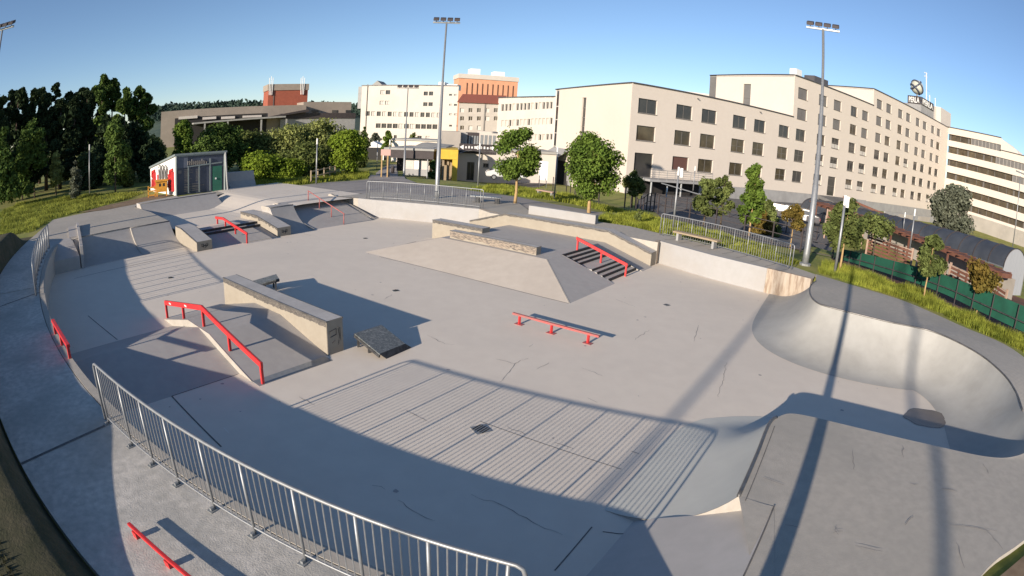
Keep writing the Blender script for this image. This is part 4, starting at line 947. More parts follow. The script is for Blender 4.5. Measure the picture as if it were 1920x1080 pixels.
text('PERLA', hs_*1.0, 'lettering', M['white'], sgn, FF.p(sa_-.4, zr_+hs_*.14, .12), -dF, ext=.05, xs=(sa_-.9)/(hs_*2.75))
MB().box(FG.p(.12, zr_, .05), uh*8.0, -FG.n*.12, (0, 0, hs_)).build('board', M['charcoal'], sgn)
text('PERLA', hs_*1.0, 'lettering', M['white'], sgn, FG.p(.7, zr_+hs_*.14, .12), uh, ext=.05, xs=6.6/(hs_*2.75))
for k in range(3): MB().beam(FF.p(sa_*(.1+.4*k), zr_+hs_*.9, -.1), FF.p(sa_*(.1+.4*k), zr_-.05, -1.4), .1, .1).build('strut', M['galvdark'], sgn)
gc0 = S_(1726, 164.5); gr0 = abs(S_(1726, 151)[1]-S_(1726, 178)[1])/2; gc = FS.p(gc0[0], gc0[1], -1.0)
gb = thing('roof_globe', 'pale globe with dark swirling bands above the rooftop sign', 'globe', gc-Vector((0, 0, gr0)))
MB().tube([Vector((gc.x, gc.y, zr_-.1)), gc], .2, 8).build('stem', M['galvdark'], gb)
MB().lathe(gc, [(gr0*math.sin(math.pi*i/14), -gr0*math.cos(math.pi*i/14)) for i in range(15)], 22).build('ball', mat('globe_pale', (.50, .49, .40), .35, (.36, .36, .30), .6, spec=.5), gb, smooth=True)
for ax, of_ in (((.75, .1, .62), .05), ((-.62, .2, .75), .30), ((.55, -.3, .75), -.45)):
    q = Vector((0, 0, 1)).rotation_difference(Vector(ax)); rr_2 = math.sqrt(1-of_*of_)*gr0*1.02; MB().tube([gc+q @ Vector((rr_2*math.cos(k*math.pi/14), rr_2*math.sin(k*math.pi/14), of_*gr0)) for k in range(29)], gr0*.13, 6).build('band', M['navy'], gb, smooth=True)
an = thing('aerial_mast', 'white lattice aerial mast on the hotel roof beside the globe', 'aerial', F1.p(88, 24, -6))
ab_ = FS.p(S_(1749, 190)[0], 22, -2); zt_ = S_(1748, 137)[1]
MB().tube([ab_, ab_+Vector((0, 0, zt_-22))], .13, 6).build('pole', M['white'], an)
for z in (zt_-.2, zt_-1.1): MB().tube([ab_+Vector((-.9, -.3, z-22)), ab_+Vector((.35, .1, z-22))], .12, 5).build('aerial_arm', M['white'], an)
for z, l in ((zt_-4.4, 1.7), (zt_-6, 1.6), (zt_-7.6, 1.7)): MB().tube([ab_+Vector((-.6, -.2, z-22)), ab_+Vector((l, .5, z-22))], .04, 4).build('aerial_arm', M['galvdark'], an)
for s, z, hh in ((91.5, 25.3, 2.2), (95.5, 26.0, 1.6)):
    t = thing('aerial', 'short rooftop aerial on the %s lift house of the hotel' % ('smaller' if s < 93 else 'larger'), 'aerial', F1.p(s, z, -3), 'short roof aerials')
    MB().tube([F1.p(s, z-.5, -3), F1.p(s, z+hh, -3)], .09, 5).build('pole', M['white'], t); MB().tube([F1.p(s-.6, z+hh*.8, -3), F1.p(s+.6, z+hh*.8, -3)], .06, 5).build('crossbar', M['white'], t)
# ---- balcony block right of the hotel
bo = F1.p(98.6, 0); ba = Vector((math.sin(R(160)), math.cos(R(160)), 0)); BF = Face(bo, bo+ba*46)
if BF.n.dot(Vector((-1, 0, 0))) < 0: BF.n = -BF.n
bal = thing('balcony_block', 'cream block with long dark window bands beyond the hotel end', 'building', bo+ba*20+Vector((4, 0, -2)))
strips = [(18.2, 19.75), (15.15, 16.78), (12.05, 13.6), (8.9, 10.42), (5.75, 7.3), (2.55, 4.05)]
zcur = 21.35; m = MB()
lev = [(21.35, 19.75)]+[(strips[i][0], strips[i+1][1]) for i in range(5)]+[(2.55, 1.9)]
for k, (zt, zb) in enumerate(lev):
    s1 = 16.8 if k == 0 else 46
    m.box(BF.p(0, zb, .0), BF.d*s1, -BF.n*1.2, (0, 0, zt-zb))
m.box(BF.p(16.9, 16.78, -.02), BF.d*29, -BF.n*1.2, (0, 0, 1.75)); m.build('parapet_band', M['wallcream'], bal)
m = MB()
for k, (zb, zt) in enumerate(strips): m.poly([BF.p(0, zb, -.75), BF.p(17 if k == 0 else 46, zb, -.75), BF.p(17 if k == 0 else 46, zt, -.75), BF.p(0, zt, -.75)])
m.build('window_band', M['glassb'], bal, recalc=False)
m = MB()
for k, (zb, zt) in enumerate(strips):
    s = .3
    while s < (17 if k == 0 else 46): MB().box(BF.p(s, zb, -.72), BF.d*rg.choice((.14, .14, .5)), BF.n*.05, (0, 0, zt-zb)).build('mullion', M['frame'], bal); s += rg.choice((2.1, 2.5, 3.4))
for k, a, b in ((0, 7.5, 16.6), (1, 15.5, 30), (2, 21, 34), (3, 26.5, 40)):
    zb, zt = strips[k]; MB().poly([BF.p(a, zb, -.1), BF.p(b, zb, -.1), BF.p(b, zt-.1, -.1), BF.p(a, zt-.1, -.1)]).build('glazed_balcony', M['blind'], bal, recalc=False)
    s = a
    while s < b: MB().box(BF.p(s, zb, -.09), BF.d*.07, BF.n*.05, (0, 0, zt-zb-.1)).build('muntin', M['framew'], bal); s += 1.15
m = MB(); m.box(BF.p(0, -2, -1.0), BF.d*46, -BF.n*12, (0, 0, 20.0)); m.box(BF.p(0, 17.9, -1.1), BF.d*16.8, -BF.n*11, (0, 0, 3.3)); m.build('core', M['wallcream'], bal)
m = MB(); m.prism([BF.p(16.8, 18.5, -.1), BF.p(22.5, 18.5, -.1), BF.p(21.8, 19.4, -.1), BF.p(16.8, 21.2, -.1)], -BF.n*5); m.build('sloping_wall', M['wallcream'], bal)
m = MB(); m.beam(BF.p(-.1, 21.5), BF.p(16.9, 21.5), .5, .16); m.beam(BF.p(16.8, 18.62), BF.p(46, 18.62), .5, .14); m.build('roof_edge', M['metalroof'], bal)
t = tag(MB().box(BF.p(2, -2, 1.5), BF.d*46, -BF.n*.4, (0, 0, 3.95)).build('concrete_wall', M['concwall']), 'tall raw concrete wall under the balcony block', 'wall')
t['label'] = 'tall raw concrete wall under the cream balcony block'
# ---- left background blocks
def block(name, label, A, B, zt, zb, dep, mt, wins, roof=True, glass=M['glass'], fr=M['framew'], mull=1, trans=0, extra=None, cat='building', sill=False, blinds=0):
    f = Face(A, B); t = thing(name, label, cat, (f.A+f.B)/2-f.n*dep/2+Vector((0, 0, zb)))
    ops = [f.rect(*q) for q in wins]
    facade(f, 0, f.L, zb, zt, ops, mt, t, 'front_wall', rev=.3)
    k = (f.A+f.B).normalized()*dep
    m = MB(); q = [f.p(0, zb), f.p(f.L, zb), f.p(f.L, zb)+k, f.p(0, zb)+k]; up = Vector((0, 0, zt-zb))
    for a, b in ((1, 2), (2, 3), (3, 0)): m.poly([q[a], q[b], q[b]+up, q[a]+up])
    m.build('side_wall', mt, t, recalc=False)
    MB().prism([p+up-Vector((0, 0, .25)) for p in q], (0, 0, .1)).build('roof', M['greyroof'], t)
    if roof:
        m = MB(); e = [p+up+Vector((0, 0, .12)) for p in q]
        for a, b in zip(e, e[1:]+e[:1]): m.beam(a, b, .4, .2)
        m.build('roof_edge', M['metalroof'] if roof is True else roof, t)
    for i, o in enumerate(ops):
        if o[2]-o[0] < .15: continue
        g_ = glass if not (blinds and rg.random() < blinds) else M['blindw']
        window(f, o, t, g_, fr, mull=mull, rev=.24, sill=sill, trans=trans, w_=max(.08, (o[2]-o[0])*.06))
    return f, t
def crop4(x, y): return 640+x/3.857, 110+y/3.857
A, B = PD(679, 162, 181), PD(860, 164.5, 172)
wins = []
for x in (283, 322): wins += [(*crop4(x, 228), *crop4(x+30, 258)), (*crop4(x-5, 305), *crop4(x+25, 333))]
for x in (597, 635): wins += [(*crop4(x, 238), *crop4(x+28, 266)), (*crop4(x-4, 316), *crop4(x+25, 343))]
for i in range(14): wins.append((*crop4(178+i*39.5+(0 if i else -2), 380+i*.9), *crop4(178+i*39.5+27, 413+i*.9)))
for i in range(11): wins.append((*crop4(250+i*41, 468+i*.8), *crop4(250+i*41+33, 501+i*.8)))
for y in (255, 327, 396, 478): wins += [(*crop4(780, y), *crop4(800, y+13)), (*crop4(815, y+1), *crop4(836, y+14))]
wins += [(*crop4(380, 553), *crop4(400, 582)), (*crop4(550, 558), *crop4(580, 580)), (*crop4(610, 560), *crop4(640, 582))]
fw_, tw = block('office_block', 'pale office block with a row of small windows behind the tall mast', A, B, A.z+.3, -4, 16, M['wallwhite'], wins, glass=M['glass'], blinds=.45, fr=M['frame'])
for (x0, y0, x1, y1), nm in (((690, 165, 735, 205), 'roof_house'), ((750, 182, 830, 207), 'roof_house')):
    a = fw_.hit(*crop4(x0, y1)); b = fw_.hit(*crop4(x1, y0)); MB().box(fw_.p(a[0], a[1]-.5, -2), fw_.d*(b[0]-a[0]), -fw_.n*5, (0, 0, b[1]-a[1]+.5)).build(nm, M['white'], tw)
m = MB(); a = fw_.hit(*crop4(210, 192)); b = fw_.hit(*crop4(290, 192)); m.prism([fw_.p(a[0], a[1], -1), fw_.p(b[0], a[1], -1), fw_.p((a[0]+b[0])/2, a[1]+1.5, -1)], -fw_.n*6); m.build('roof_gable', M['greyroof'], tw)
k = -fw_.n*16
MB().tube([fw_.p(1.9, fw_.A.z-3, .1), fw_.p(1.9, A.z+.6, .1)], .15, 6).build('drain_pipe', M['frame'], tw)
MB().box(fw_.p(-1.6, 10, -1), fw_.d*1.5, -fw_.n*8, (0, 0, A.z-10)).build('stair_tower', M['plinth'], tw)
# orange tower far behind
A, B = PD(861, 143, 330), PD(971.5, 150, 338)
f = Face(A, B); t = thing('tower_block', 'orange clad tower block with dark vertical stripes far behind the roofs', 'building', (f.A+f.B)/2); zt = A.z-1.0
MB().box(f.p(0, -3), f.d*f.L, -f.n*16, (0, 0, zt+3)).build('wall', M['orange'], t)
m = MB()
for i in range(10):
    s = f.L*(.13+.087*i); m.box(f.p(s, -2, .02), f.d*f.L*.013, f.n*.3, (0, 0, zt-.5))
m.build('dark_stripe', mat('brown_stripe', (.12, .06, .045), .8), t)
MB().box(f.p(-.4, zt, .5), f.d*(f.L+.8), -f.n*17, (0, 0, 2.6)).build('roof_band', M['wallwhite'], t)
for s0, s1, h in ((.2, .36, 5.2), (.6, .78, 4.4)): MB().box(f.p(f.L*s0, zt+2.5, -2), f.d*f.L*(s1-s0), -f.n*8, (0, 0, h-1.5)).build('roof_house', M['white'], t)
# red roofed house row
A, B = PD(861, 192, 152), PD(939, 196, 150); wins = []
for y, n in ((358, 5), (418, 5), (485, 3)):
    for i in range(n): wins.append((*crop4(860+i*61, y), *crop4(860+i*61+26, y+30)))
f, t = block('town_house', 'older pale house with red tiled roof below the orange tower', A, B, A.z, -3, 12, M['walldull'], wins, roof=False, blinds=.3, glass=M['glassb'])
za = PD(861, 180, 158).z
MB().prism([f.p(-.5, A.z, .6), f.p(f.L+.5, A.z, .6), f.p(f.L+.5, za+.6, -6), f.p(-.5, za+.6, -6)], -f.n*.3).build('roof_tiles', M['rooftile'], t)
MB().box(f.p(f.L*.62, -2, .05), f.d*.3, f.n*.1, (0, 0, A.z+2)).build('drain_pipe', M['frame'], t)
# mid pale office between
A, B = PD(935, 183, 150), PD(1044, 177, 128); wins = []
def c1(x, y): return 1000+x/3.857, 120+y/3.857
for r0, (ya, h) in enumerate(((193, 13), (223, 12), (253, 11))):
    for i in range(14):
        x = 940+i*7.0; wins.append((x, ya+(7-i)*.35, x+4.2, ya+h+(7-i)*.35))
f, t = block('office_block', 'long pale office with three rows of narrow windows beside the cream wing', A, B, A.z, -4, 14, M['wallwhite'], wins, blinds=.5, mull=0, fr=M['framew'])
# brown concrete factory on the left
A, B = PD(302.5, 211, 196), PD(666, 193, 208)
f = Face(A, B); zt = A.z; t = thing('factory_building', 'long brown concrete building with canopies behind the willows', 'building', f.p(f.L/2, -2, -10))
sp_ = f.hit(330, 222)[0]; s5 = f.hit(574, 205)[0]
MB().box(f.p(0, -3), f.d*s5, -f.n*25, (0, 0, zt+3.2)).build('wall', M['wallbrown'], t)
MB().box(f.p(s5, -3, -4), f.d*(f.L-s5), -f.n*22, (0, 0, zt+4.4)).build('wall', M['wallbrown'], t)
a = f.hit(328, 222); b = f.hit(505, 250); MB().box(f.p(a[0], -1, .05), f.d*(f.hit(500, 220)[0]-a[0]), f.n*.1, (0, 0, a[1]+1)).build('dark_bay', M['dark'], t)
for x0, x1, y, h in ((335, 370, 219, .9), (380, 405, 220, .8), (415, 440, 219, .8), (455, 490, 217, .7)):
    a = f.hit(x0, y); b = f.hit(x1, y); MB().box(f.p(a[0], a[1]-h, .16), f.d*(b[0]-a[0]), f.n*.6, (0, 0, h)).build('vent_unit', M['wallwhite'], t)
a = f.hit(360, 232); b = f.hit(525, 222)
MB().box(f.p(a[0], a[1]-.3, .2), f.d*(b[0]-a[0])+Vector((0, 0, .8)), f.n*9, (0, 0, .5)).build('canopy', M['greyroof'], t)
for x in (379, 420, 480, 525): s = f.hit(x, 235)[0]; MB().box(f.p(s, -2, 8.8), f.d*.5, f.n*.3, (0, 0, a[1]+2)).build('canopy_post', M['greyroof'], t)
a = f.hit(525, 216); b = f.hit(664, 226); MB().box(f.p(a[0], -2, 1.0), f.d*(b[0]-a[0]), -f.n*4, (0, 0, f.hit(600, 222)[1]+2)).build('lower_hall', M['plinth'], t)
MB().box(f.p(a[0], f.hit(600, 222)[1], 1.3), f.d*(b[0]-a[0]), -f.n*5, (0, 0, f.hit(600, 212)[1]-f.hit(600, 222)[1])).build('dark_roof_band', M['charcoal'], t)
for x0, x1 in ((590, 603), (629, 640), (655, 664)):
    o = f.rect(x0, 206, x1, 215); MB().box(f.p(o[0], o[1], -3.99), f.d*(o[2]-o[0]), f.n*.06, (0, 0, o[3]-o[1])).build('window', M['glass'], t)
k = f.hit(452, 232); 
MB().prism([f.p(f.hit(490, 214)[0], k[1]+1.6, 3), f.p(f.hit(575, 206)[0], k[1]+4.2, 3), f.p(f.hit(575, 212)[0], k[1]+3.4, 3), f.p(f.hit(490, 217)[0], k[1]+1.3, 3)], -f.n*3).build('sloping_roof', M['charcoal'], t)
# brick tower on it
A, B = PD(504, 158, 214), PD(578, 159, 217); f2 = Face(A, B); zb = f.hit(540, 199)[1]-1
t = thing('brick_tower', 'square red brick tower with a concrete cap and roof aerials', 'tower', f2.p(f2.L/2, zb, -5))
MB().box(f2.p(0, zb), f2.d*f2.L, -f2.n*11, (0, 0, A.z-zb-2.2)).build('wall', M['brick'], t)
MB().box(f2.p(-.3, A.z-2.3, .3), f2.d*(f2.L+.6), -f2.n*11.6, (0, 0, 2.3)).build('cap', M['wallbrown'], t)
for x in (508, 567):
    s = f2.hit(x, 158)[0]; zt2 = f2.hit(x, 143)[1]
    ar = MB()
    for dx in (-.5, 0, .5): ar.tube([f2.p(s+dx, A.z-4, .45), f2.p(s+dx*1.4, zt2-(.6 if dx else 0), .45)], .13, 5)
    ar.build('aerial', M['white'], t)
MB().box(f2.p(f2.hit(513, 170)[0], zb, .05), f2.d*.3, f2.n*.12, (0, 0, A.z-zb)).build('drain_pipe', M['frame'], t)
t = thing('rooftop_block', 'glazed rooftop storey seen just above the cream wing roof', 'building', PD(1290, 175, 150))
A, B = PD(1250, 171, 150), PD(1328, 168, 150); f = Face(A, B); MB().box(f.p(0, 5), f.d*f.L, -f.n*8, (0, 0, A.z-5)).build('wall', M['plinth'], t); MB().box(f.p(-.5, A.z, .6), f.d*(f.L+1), -f.n*9, (0, 0, .5)).build('roof', M['wallwhite'], t)
m = MB()
for k in range(7): m.box(f.p(f.L*(.08+.13*k), A.z-1.6, .01), f.d*f.L*.09, f.n*.04, (0, 0, 1.2))
m.build('window_row', M['glass'], t)
# ------------------------------------------------------------------ paths, road, court ground
drape('path', [G(430, 357), G(470, 353), G(560, 349), G(690, 337), G(760, 341), G(830, 349), G(900, 361), G(975, 371), G(1040, 384), G(1110, 397), G(1180, 404), G(1180, 412), G(1110, 411), G(1040, 404), G(1010, 399), G(985, 391), Vector((0, 36.0, 0)), Vector((-4, 37.4, 0)), Vector((-9.5, 37.6, 0)), D_.p(6, 14), D_.p(10.5, 10.5)], M['pathlight'])
drape('path', [G(690, 339, .6), G(705, 325, 0), G(716, 316, -.5), G(728, 309, -1), G(752, 309, -1), G(745, 322, 0), G(760, 336, .3), G(780, 343)], M['pathlight'], dz=.05)
drape('road', [G(855, 337, -1.5), G(880, 330, -1.8), G(900, 318, -2), G(985, 322, -2), G(1035, 340, -2), G(1005, 352, -1.5), G(945, 343, -1.5)], M['asphalt'])
drape('parking_lot', [G(1190, 392, -1), G(1210, 360, -1), G(1330, 352, -1.3), G(1520, 375, -1.4), G(1640, 395, -1.4), G(1600, 440, -1.2), G(1500, 470, -1), G(1420, 455, -1), G(1300, 425, -.8), G(1240, 410, -.8)], M['asphalt'])
drape('soil_patch', [Vector((6.3, 2.2, 0)), Vector((6.9, 3.3, 0)), Vector((8.3, 3.55, 0)), Vector((11, 4.0, 0)), Vector((13.5, 5.2, 0)), Vector((15, 3, 0)), Vector((10, 1, 0))], M['soil'], dz=.05)
drape('soil_patch', [G(150, 400), G(200, 386), G(255, 374), G(290, 366), G(326, 366), G(300, 373), G(255, 384), G(200, 394)], M['soil'], dz=.04)
drape('path', [G(262, 381), G(329, 368), G(335, 370), G(420, 358), G(432, 357), D_.p(12.5, 9), D_.p(11.4, 6.3), D_.p(11.4, .4)], M['deck'], dz=.05)
# ------------------------------------------------------------------ pavilion, white door building
def gbox(f, s0, s1, z0, z1, o0, o1): return MB().box(f.p(s0, z0, o0), f.d*(s1-s0), f.n*(o1-o0), (0, 0, z1-z0))
dk_ = 71.0
A, B = PD(727, 318, dk_), PD(850, 322, dk_-3); f = Face(A, B); gz = min(A.z, B.z)-.5
pv = thing('pavilion', 'low pavilion with a broad dark fascia and white walls beyond the path', 'pavilion', f.p(f.L/2, gz, -4))
x = lambda px, py=300: f.hit(px, py)[0]
ztop, zmid, zbot = f.hit(770, 281)[1], f.hit(770, 296)[1], f.hit(770, 319)[1]
gbox(f, x(727), x(818), zmid, ztop, -7, 1.0).build('fascia', M['charcoal'], pv)
gbox(f, x(726), x(819), ztop, ztop+.25, -7.2, 1.1).build('roof', M['greyroof'], pv)
MB().prism([f.p(x(760), ztop+.25, -2), f.p(x(822), ztop+.25, -2), f.p(x(818), ztop+.55, -5), f.p(x(762), ztop+.75, -5)], -f.n*2).build('roof_slope', M['greyroof'], pv)
gbox(f, x(759), x(806), zbot-.6, zmid, -4, 0).build('wall', M['wallwhite'], pv)
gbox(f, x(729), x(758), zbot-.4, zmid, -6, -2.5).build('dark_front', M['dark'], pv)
for a, b in ((760.5, 776), (788, 804)): gbox(f, x(a), x(b), zmid-2.1, zmid-.15, .0, .03).build('shutter', M['blindw'], pv)
gbox(f, x(777.5), x(786), zbot-.4, zmid-.2, 0, .06).build('door', M['white'], pv)
gbox(f, x(759), x(806), zbot-.6, zbot+.15, .005, .08).build('plinth', M['plinth'], pv)
for a in (806.5, 817): MB().tube([f.p(x(a), zbot-.8, .8), f.p(x(a), zmid, .8)], .09, 6).build('post', M['galvdark'], pv)
A, B = PD(828, 325, 67.5), PD(856, 329, 67.5); fy = Face(A, B)
yb = thing('yellow_corner', 'bright yellow building corner between pavilion and white door building', 'building', fy.p(fy.L/2, A.z-1, -3))
ys = lambda px: fy.hit(px, 305)[0]
yt_, ym_ = fy.hit(840, 280)[1], fy.hit(840, 298)[1]
gbox(fy, ys(824), ys(858), ym_, yt_, -6, .6).build('upper_band', M['yellow'], yb)
gbox(fy, ys(848), ys(858), A.z-1.5, ym_, -6, .55).build('pillar', M['yellow'], yb)
gbox(fy, ys(826), ys(848), A.z-1.5, ym_, -5, -2.5).build('back_wall', M['wood'], yb)
for a in (829, 838): gbox(fy, ys(a), ys(a)+.25, A.z-1.5, ym_, -.6, -.3).build('post', M['wood'], yb)
A, B = PD(735, 262, 100), PD(868, 266, 92); fb_ = Face(A, B); t = thing('long_low_building', 'long low cream building showing above the pavilion roof', 'building', fb_.p(fb_.L/2, A.z-6, -3))
MB().box(fb_.p(0, -3), fb_.d*fb_.L, -fb_.n*6, (0, 0, min(A.z, B.z)+3)).build('wall', M['wallcream'], t); MB().box(fb_.p(-.3, min(A.z, B.z), .3), fb_.d*(fb_.L+.6), -fb_.n*6.6, (0, 0, .25)).build('roof', M['greyroof'], t)
A, B = PD(853, 329, 78), PD(1040, 340, 80); fd = Face(A, B); 
db = thing('service_building', 'low white building with an arched canopy over its dark door', 'building', fd.p(fd.L/2, A.z, -5))
zt_ = fd.hit(920, 283)[1]; X = lambda px, py=310: fd.hit(px, py)[0]
dr = fd.rect(876, 304, 888.5, 331); wn_ = fd.rect(906, 306.5, 916, 313.5); dr = (dr[0], A.z-.6, dr[2], dr[3])
facade(fd, 0, fd.L, A.z-2, zt_, [dr, wn_], M['wallwhite'], db, 'wall', rev=.4)
window(fd, dr, db, M['glass'], M['frame'], mull=1, name='door', sill=False); window(fd, wn_, db, M['glass'], M['frame'], mull=1)
gbox(fd, X(828), fd.L, zt_, zt_+.3, -9, .25).build('roof', M['greyroof'], db)
m = MB(); cxs = (dr[0]+dr[2])/2
m.loft([[fd.p(cxs+2.2*math.cos(math.pi*k/8), dr[3]+.3+1.3*math.sin(math.pi*k/8), o) for k in range(9)] for o in (.02, 1.3)]); m.build('door_canopy', M['greyroof'], db, recalc=False)
gbox(fd, X(828), X(862), zt_, zt_+2.4, -6, -1).build('upper_wall', M['walldull'], db)
bn = fd.rect(861, 271.5, 926, 286)
bt = thing('banner', 'long dark banner with white arrows on the white door building', 'banner', fd.p((bn[0]+bn[2])/2, bn[1], .4))
gbox(fd, bn[0], bn[2], bn[1], bn[3], .28, .36).build('board', M['charcoal'], bt)
hh = bn[3]-bn[1]
for fx in (.08, .50, .93):
    q = bn[0]+(bn[2]-bn[0])*fx; zc = bn[1]+hh*.62; MB().prism([fd.p(q-.35, zc, .365), fd.p(q+.2, zc+.32, .365), fd.p(q+.2, zc-.32, .365)], fd.n*.02).build('arrow', M['white'], bt)
for fx, wd in ((.17, 2.4), (.60, 2.6)):
    q = bn[0]+(bn[2]-bn[0])*fx
    for k in range(6): MB().box(fd.p(q+k*wd/6, bn[1]+hh*.5, .365), fd.d*wd/6*.5, fd.n*.02, (0, 0, hh*.27*(.8+.2*(k % 2)))).build('letter', M['white'], bt)
    MB().box(fd.p(q-.9, bn[1]+hh*.2, .365), fd.d*4.2, fd.n*.02, (0, 0, hh*.07)).build('text_line', M['blind'], bt)
for (x0, y0, x1, y1), lab, mt in (((858, 250, 880, 270), 'grey rooftop plant unit above the dark banner', M['plinth']), ((880, 250, 902, 272), 'dark louvred rooftop unit beside the grey plant unit', M['charcoal']), ((903, 248, 938, 268), 'long pale rooftop plant room above the white door building', M['wallwhite'])):
    r = fd.rect(x0, y0, x1, y1); t = thing('rooftop_unit', lab, 'plant unit', fd.p((r[0]+r[2])/2, zt_, -5), 'rooftop plant units')
    gbox(fd, r[0], r[2], zt_+.2, r[3], -6, -3).build('casing', mt, t); 
    m = MB()
    for k in range(4): m.box(fd.p(r[0]+.2+(r[2]-r[0])*.22*k, zt_+.5, -2.98), fd.d*(r[2]-r[0])*.14, fd.n*.04, (0, 0, (r[3]-zt_)*.6))
    m.build('louvre', M['galvdark'], t)
# garage part at the wing's foot
gz_ = zg(SF.p(21, 0)); t = thing('garage_canopy', 'dark garage opening with grey awning at the rear foot of the cream wing', 'canopy', SF.p(20, gz_, 1))
MB().prism([SF.p(17.2, gz_+5.2, .02), SF.p(23.6, gz_+5.2, .02), SF.p(23.6, gz_+3.6, 2.4), SF.p(17.2, gz_+3.6, 2.4)], (0, 0, -.12)).build('awning', M['plinth'], t)
MB().box(SF.p(17.5, gz_-1, .0), SF.d*5, SF.n*.06, (0, 0, 4.4)).build('opening', M['dark'], t); MB().box(SF.p(15.9, gz_-1, .0), SF.d*1.5, SF.n*.07, (0, 0, 4.2)).build('door', M['plinth'], t)  # the opening is a solid plate, its inner shade painted on
# ------------------------------------------------------------------ vehicles
def vehicle(name, label, c, heading, L, W, Hh, prof, glassprof, body, group=None, wheels=(.19, .80), wr=.33):
    t = thing(name, label, name.split('_')[-1], c, group); c = Vector(c)
    x = Vector((math.cos(heading), math.sin(heading), 0)); y = Vector((-x.y, x.x, 0))
    pt = lambda u, v, z: c+x*(u-.5)*L+y*v*W+Vector((0, 0, z*Hh))
    m = MB(); rows = []
    for v, ins in ((-.5, .0), (-.47, .5), (.47, .5), (.5, .0)): pass
    lo = [(u, z) for u, z in prof]
    def ring(v, top): return [pt(u, v*(1-.12*max(0, (z-.55))/.45), z) for u, z in lo]
    m.loft([ring(-.5, 1)+[ring(-.5, 1)[0]], ring(.5, 1)+[ring(.5, 1)[0]]]); m.poly(ring(-.5, 1)); m.poly(ring(.5, 1)[::-1])
    m.build('body', body, t, bevel=.06)
    for k, gp in enumerate(glassprof):
        for sg in (-1, 1):
            MB().poly([pt(u, sg*(.503*(1-.12*max(0, (z-.55))/.45)+.002), z) for u, z in gp]).build('side_window', M['carglass'], t, recalc=False)
    # windscreen
    a = [(u, z) for u, z in prof if z > .5]
    w0, w1 = a[0], a[1]
    for (u0, z0), (u1, z1), off in ((a[0], a[1], -.012), (a[-1], a[-2], .012)):
        q = lambda f: (u0+(u1-u0)*f+off, z0+(z1-z0)*f)
        (ua, za), (ub2, zb2) = q(.12), q(.9); MB().poly([pt(ua, -.42, za), pt(ub2, -.40, zb2), pt(ub2, .40, zb2), pt(ua, .42, za)]).build('windscreen', M['carglass'], t, recalc=False)
    for u in wheels:
        for sg in (-1, 1):
            q = pt(u, sg*.46, 0)+Vector((0, 0, wr)); w_ = MB().lathe(q-y*.11, [(0, 0), (wr*.98, 0), (wr, .04), (wr, .18), (wr*.98, .22), (0, .22)], 16, y).build('wheel', M['tyre'], t)
            MB().lathe(q+y*sg*.112, [(0, 0), (wr*.6, .0), (wr*.6, sg*.008), (0, sg*.012)], 12, y).build('rim', M['galv'], w_)
    for sg in (-1, 1):
        MB().box(pt(-.004, sg*.36-.08, .36), x*.05, y*.16*W, (0, 0, .14)).build('headlight', M['white'], t); MB().box(pt(1.0, sg*.38-.06, .40), x*.03, y*.1*W, (0, 0, .25)).build('tail_light', M['red'], t)
        MB().box(pt(.31, sg*.55-.03, .58), x*.1, y*.12, (0, 0, .14)).build('mirror', body, t)
    return t
vanp = [(0, .22), (0, .46), (.03, .52), (.20, .62), (.36, .96), (.42, 1.0), (.96, 1.0), (1.0, .60), (1.0, .20)]
vc = PD(948, 335, 70); vc.z = Hs(vc.x, vc.y)
f_z = CAMZ+ray(936, 337).z/math.hypot(ray(936, 337).x, ray(936, 337).y)*70
vehicle('van', 'white van parked behind the tree beside the low white building', Vector((vc.x, vc.y, max(vc.z, f_z)+.05)), .12, 4.8, 1.9, 1.95, vanp, [[(.27, .60), (.37, .91), (.52, .91), (.52, .60)], [(.56, .62), (.56, .91), (.74, .91), (.74, .62)]], M['carwhite'])
def gl0(px, py, d):
    v = ray(px, py); k = d/math.hypot(v.x, v.y); return Vector((v.x*k, v.y*k, 0))
carp = [(0, .24), (0, .46), (.05, .55), (.26, .62), (.38, .95), (.46, 1.0), (.74, .98), (.90, .66), (1.0, .62), (1.0, .24)]
cgl = [[(.33, .64), (.41, .92), (.55, .93), (.55, .64)], [(.58, .64), (.58, .93), (.72, .91), (.81, .66)]]
for px, py, hd, mt, lab in ((1478, 386, -.5, M['carwhite'], 'white parked car half hidden behind the grass strip mast'), (1452, 392, -.5, M['carred'], 'dark parked car beside the slender tree and the white car'), (1502, 392, -.5, M['carred'], 'dark parked car below the entrance ramp of the hotel')):
    c = gl0(px, py, 60); c.z = Hs(c.x, c.y)+.04; vehicle('parked_car', lab, c, hd, 4.3, 1.8, 1.48, carp, cgl, mt, 'cars parked below the hotel')
c = G(722, 294, -2); vehicle('parked_car', 'dark car far away beside the small white kiosk', c, .3, 4.3, 1.8, 1.48, carp, cgl, M['carred'], 'cars parked below the hotel')
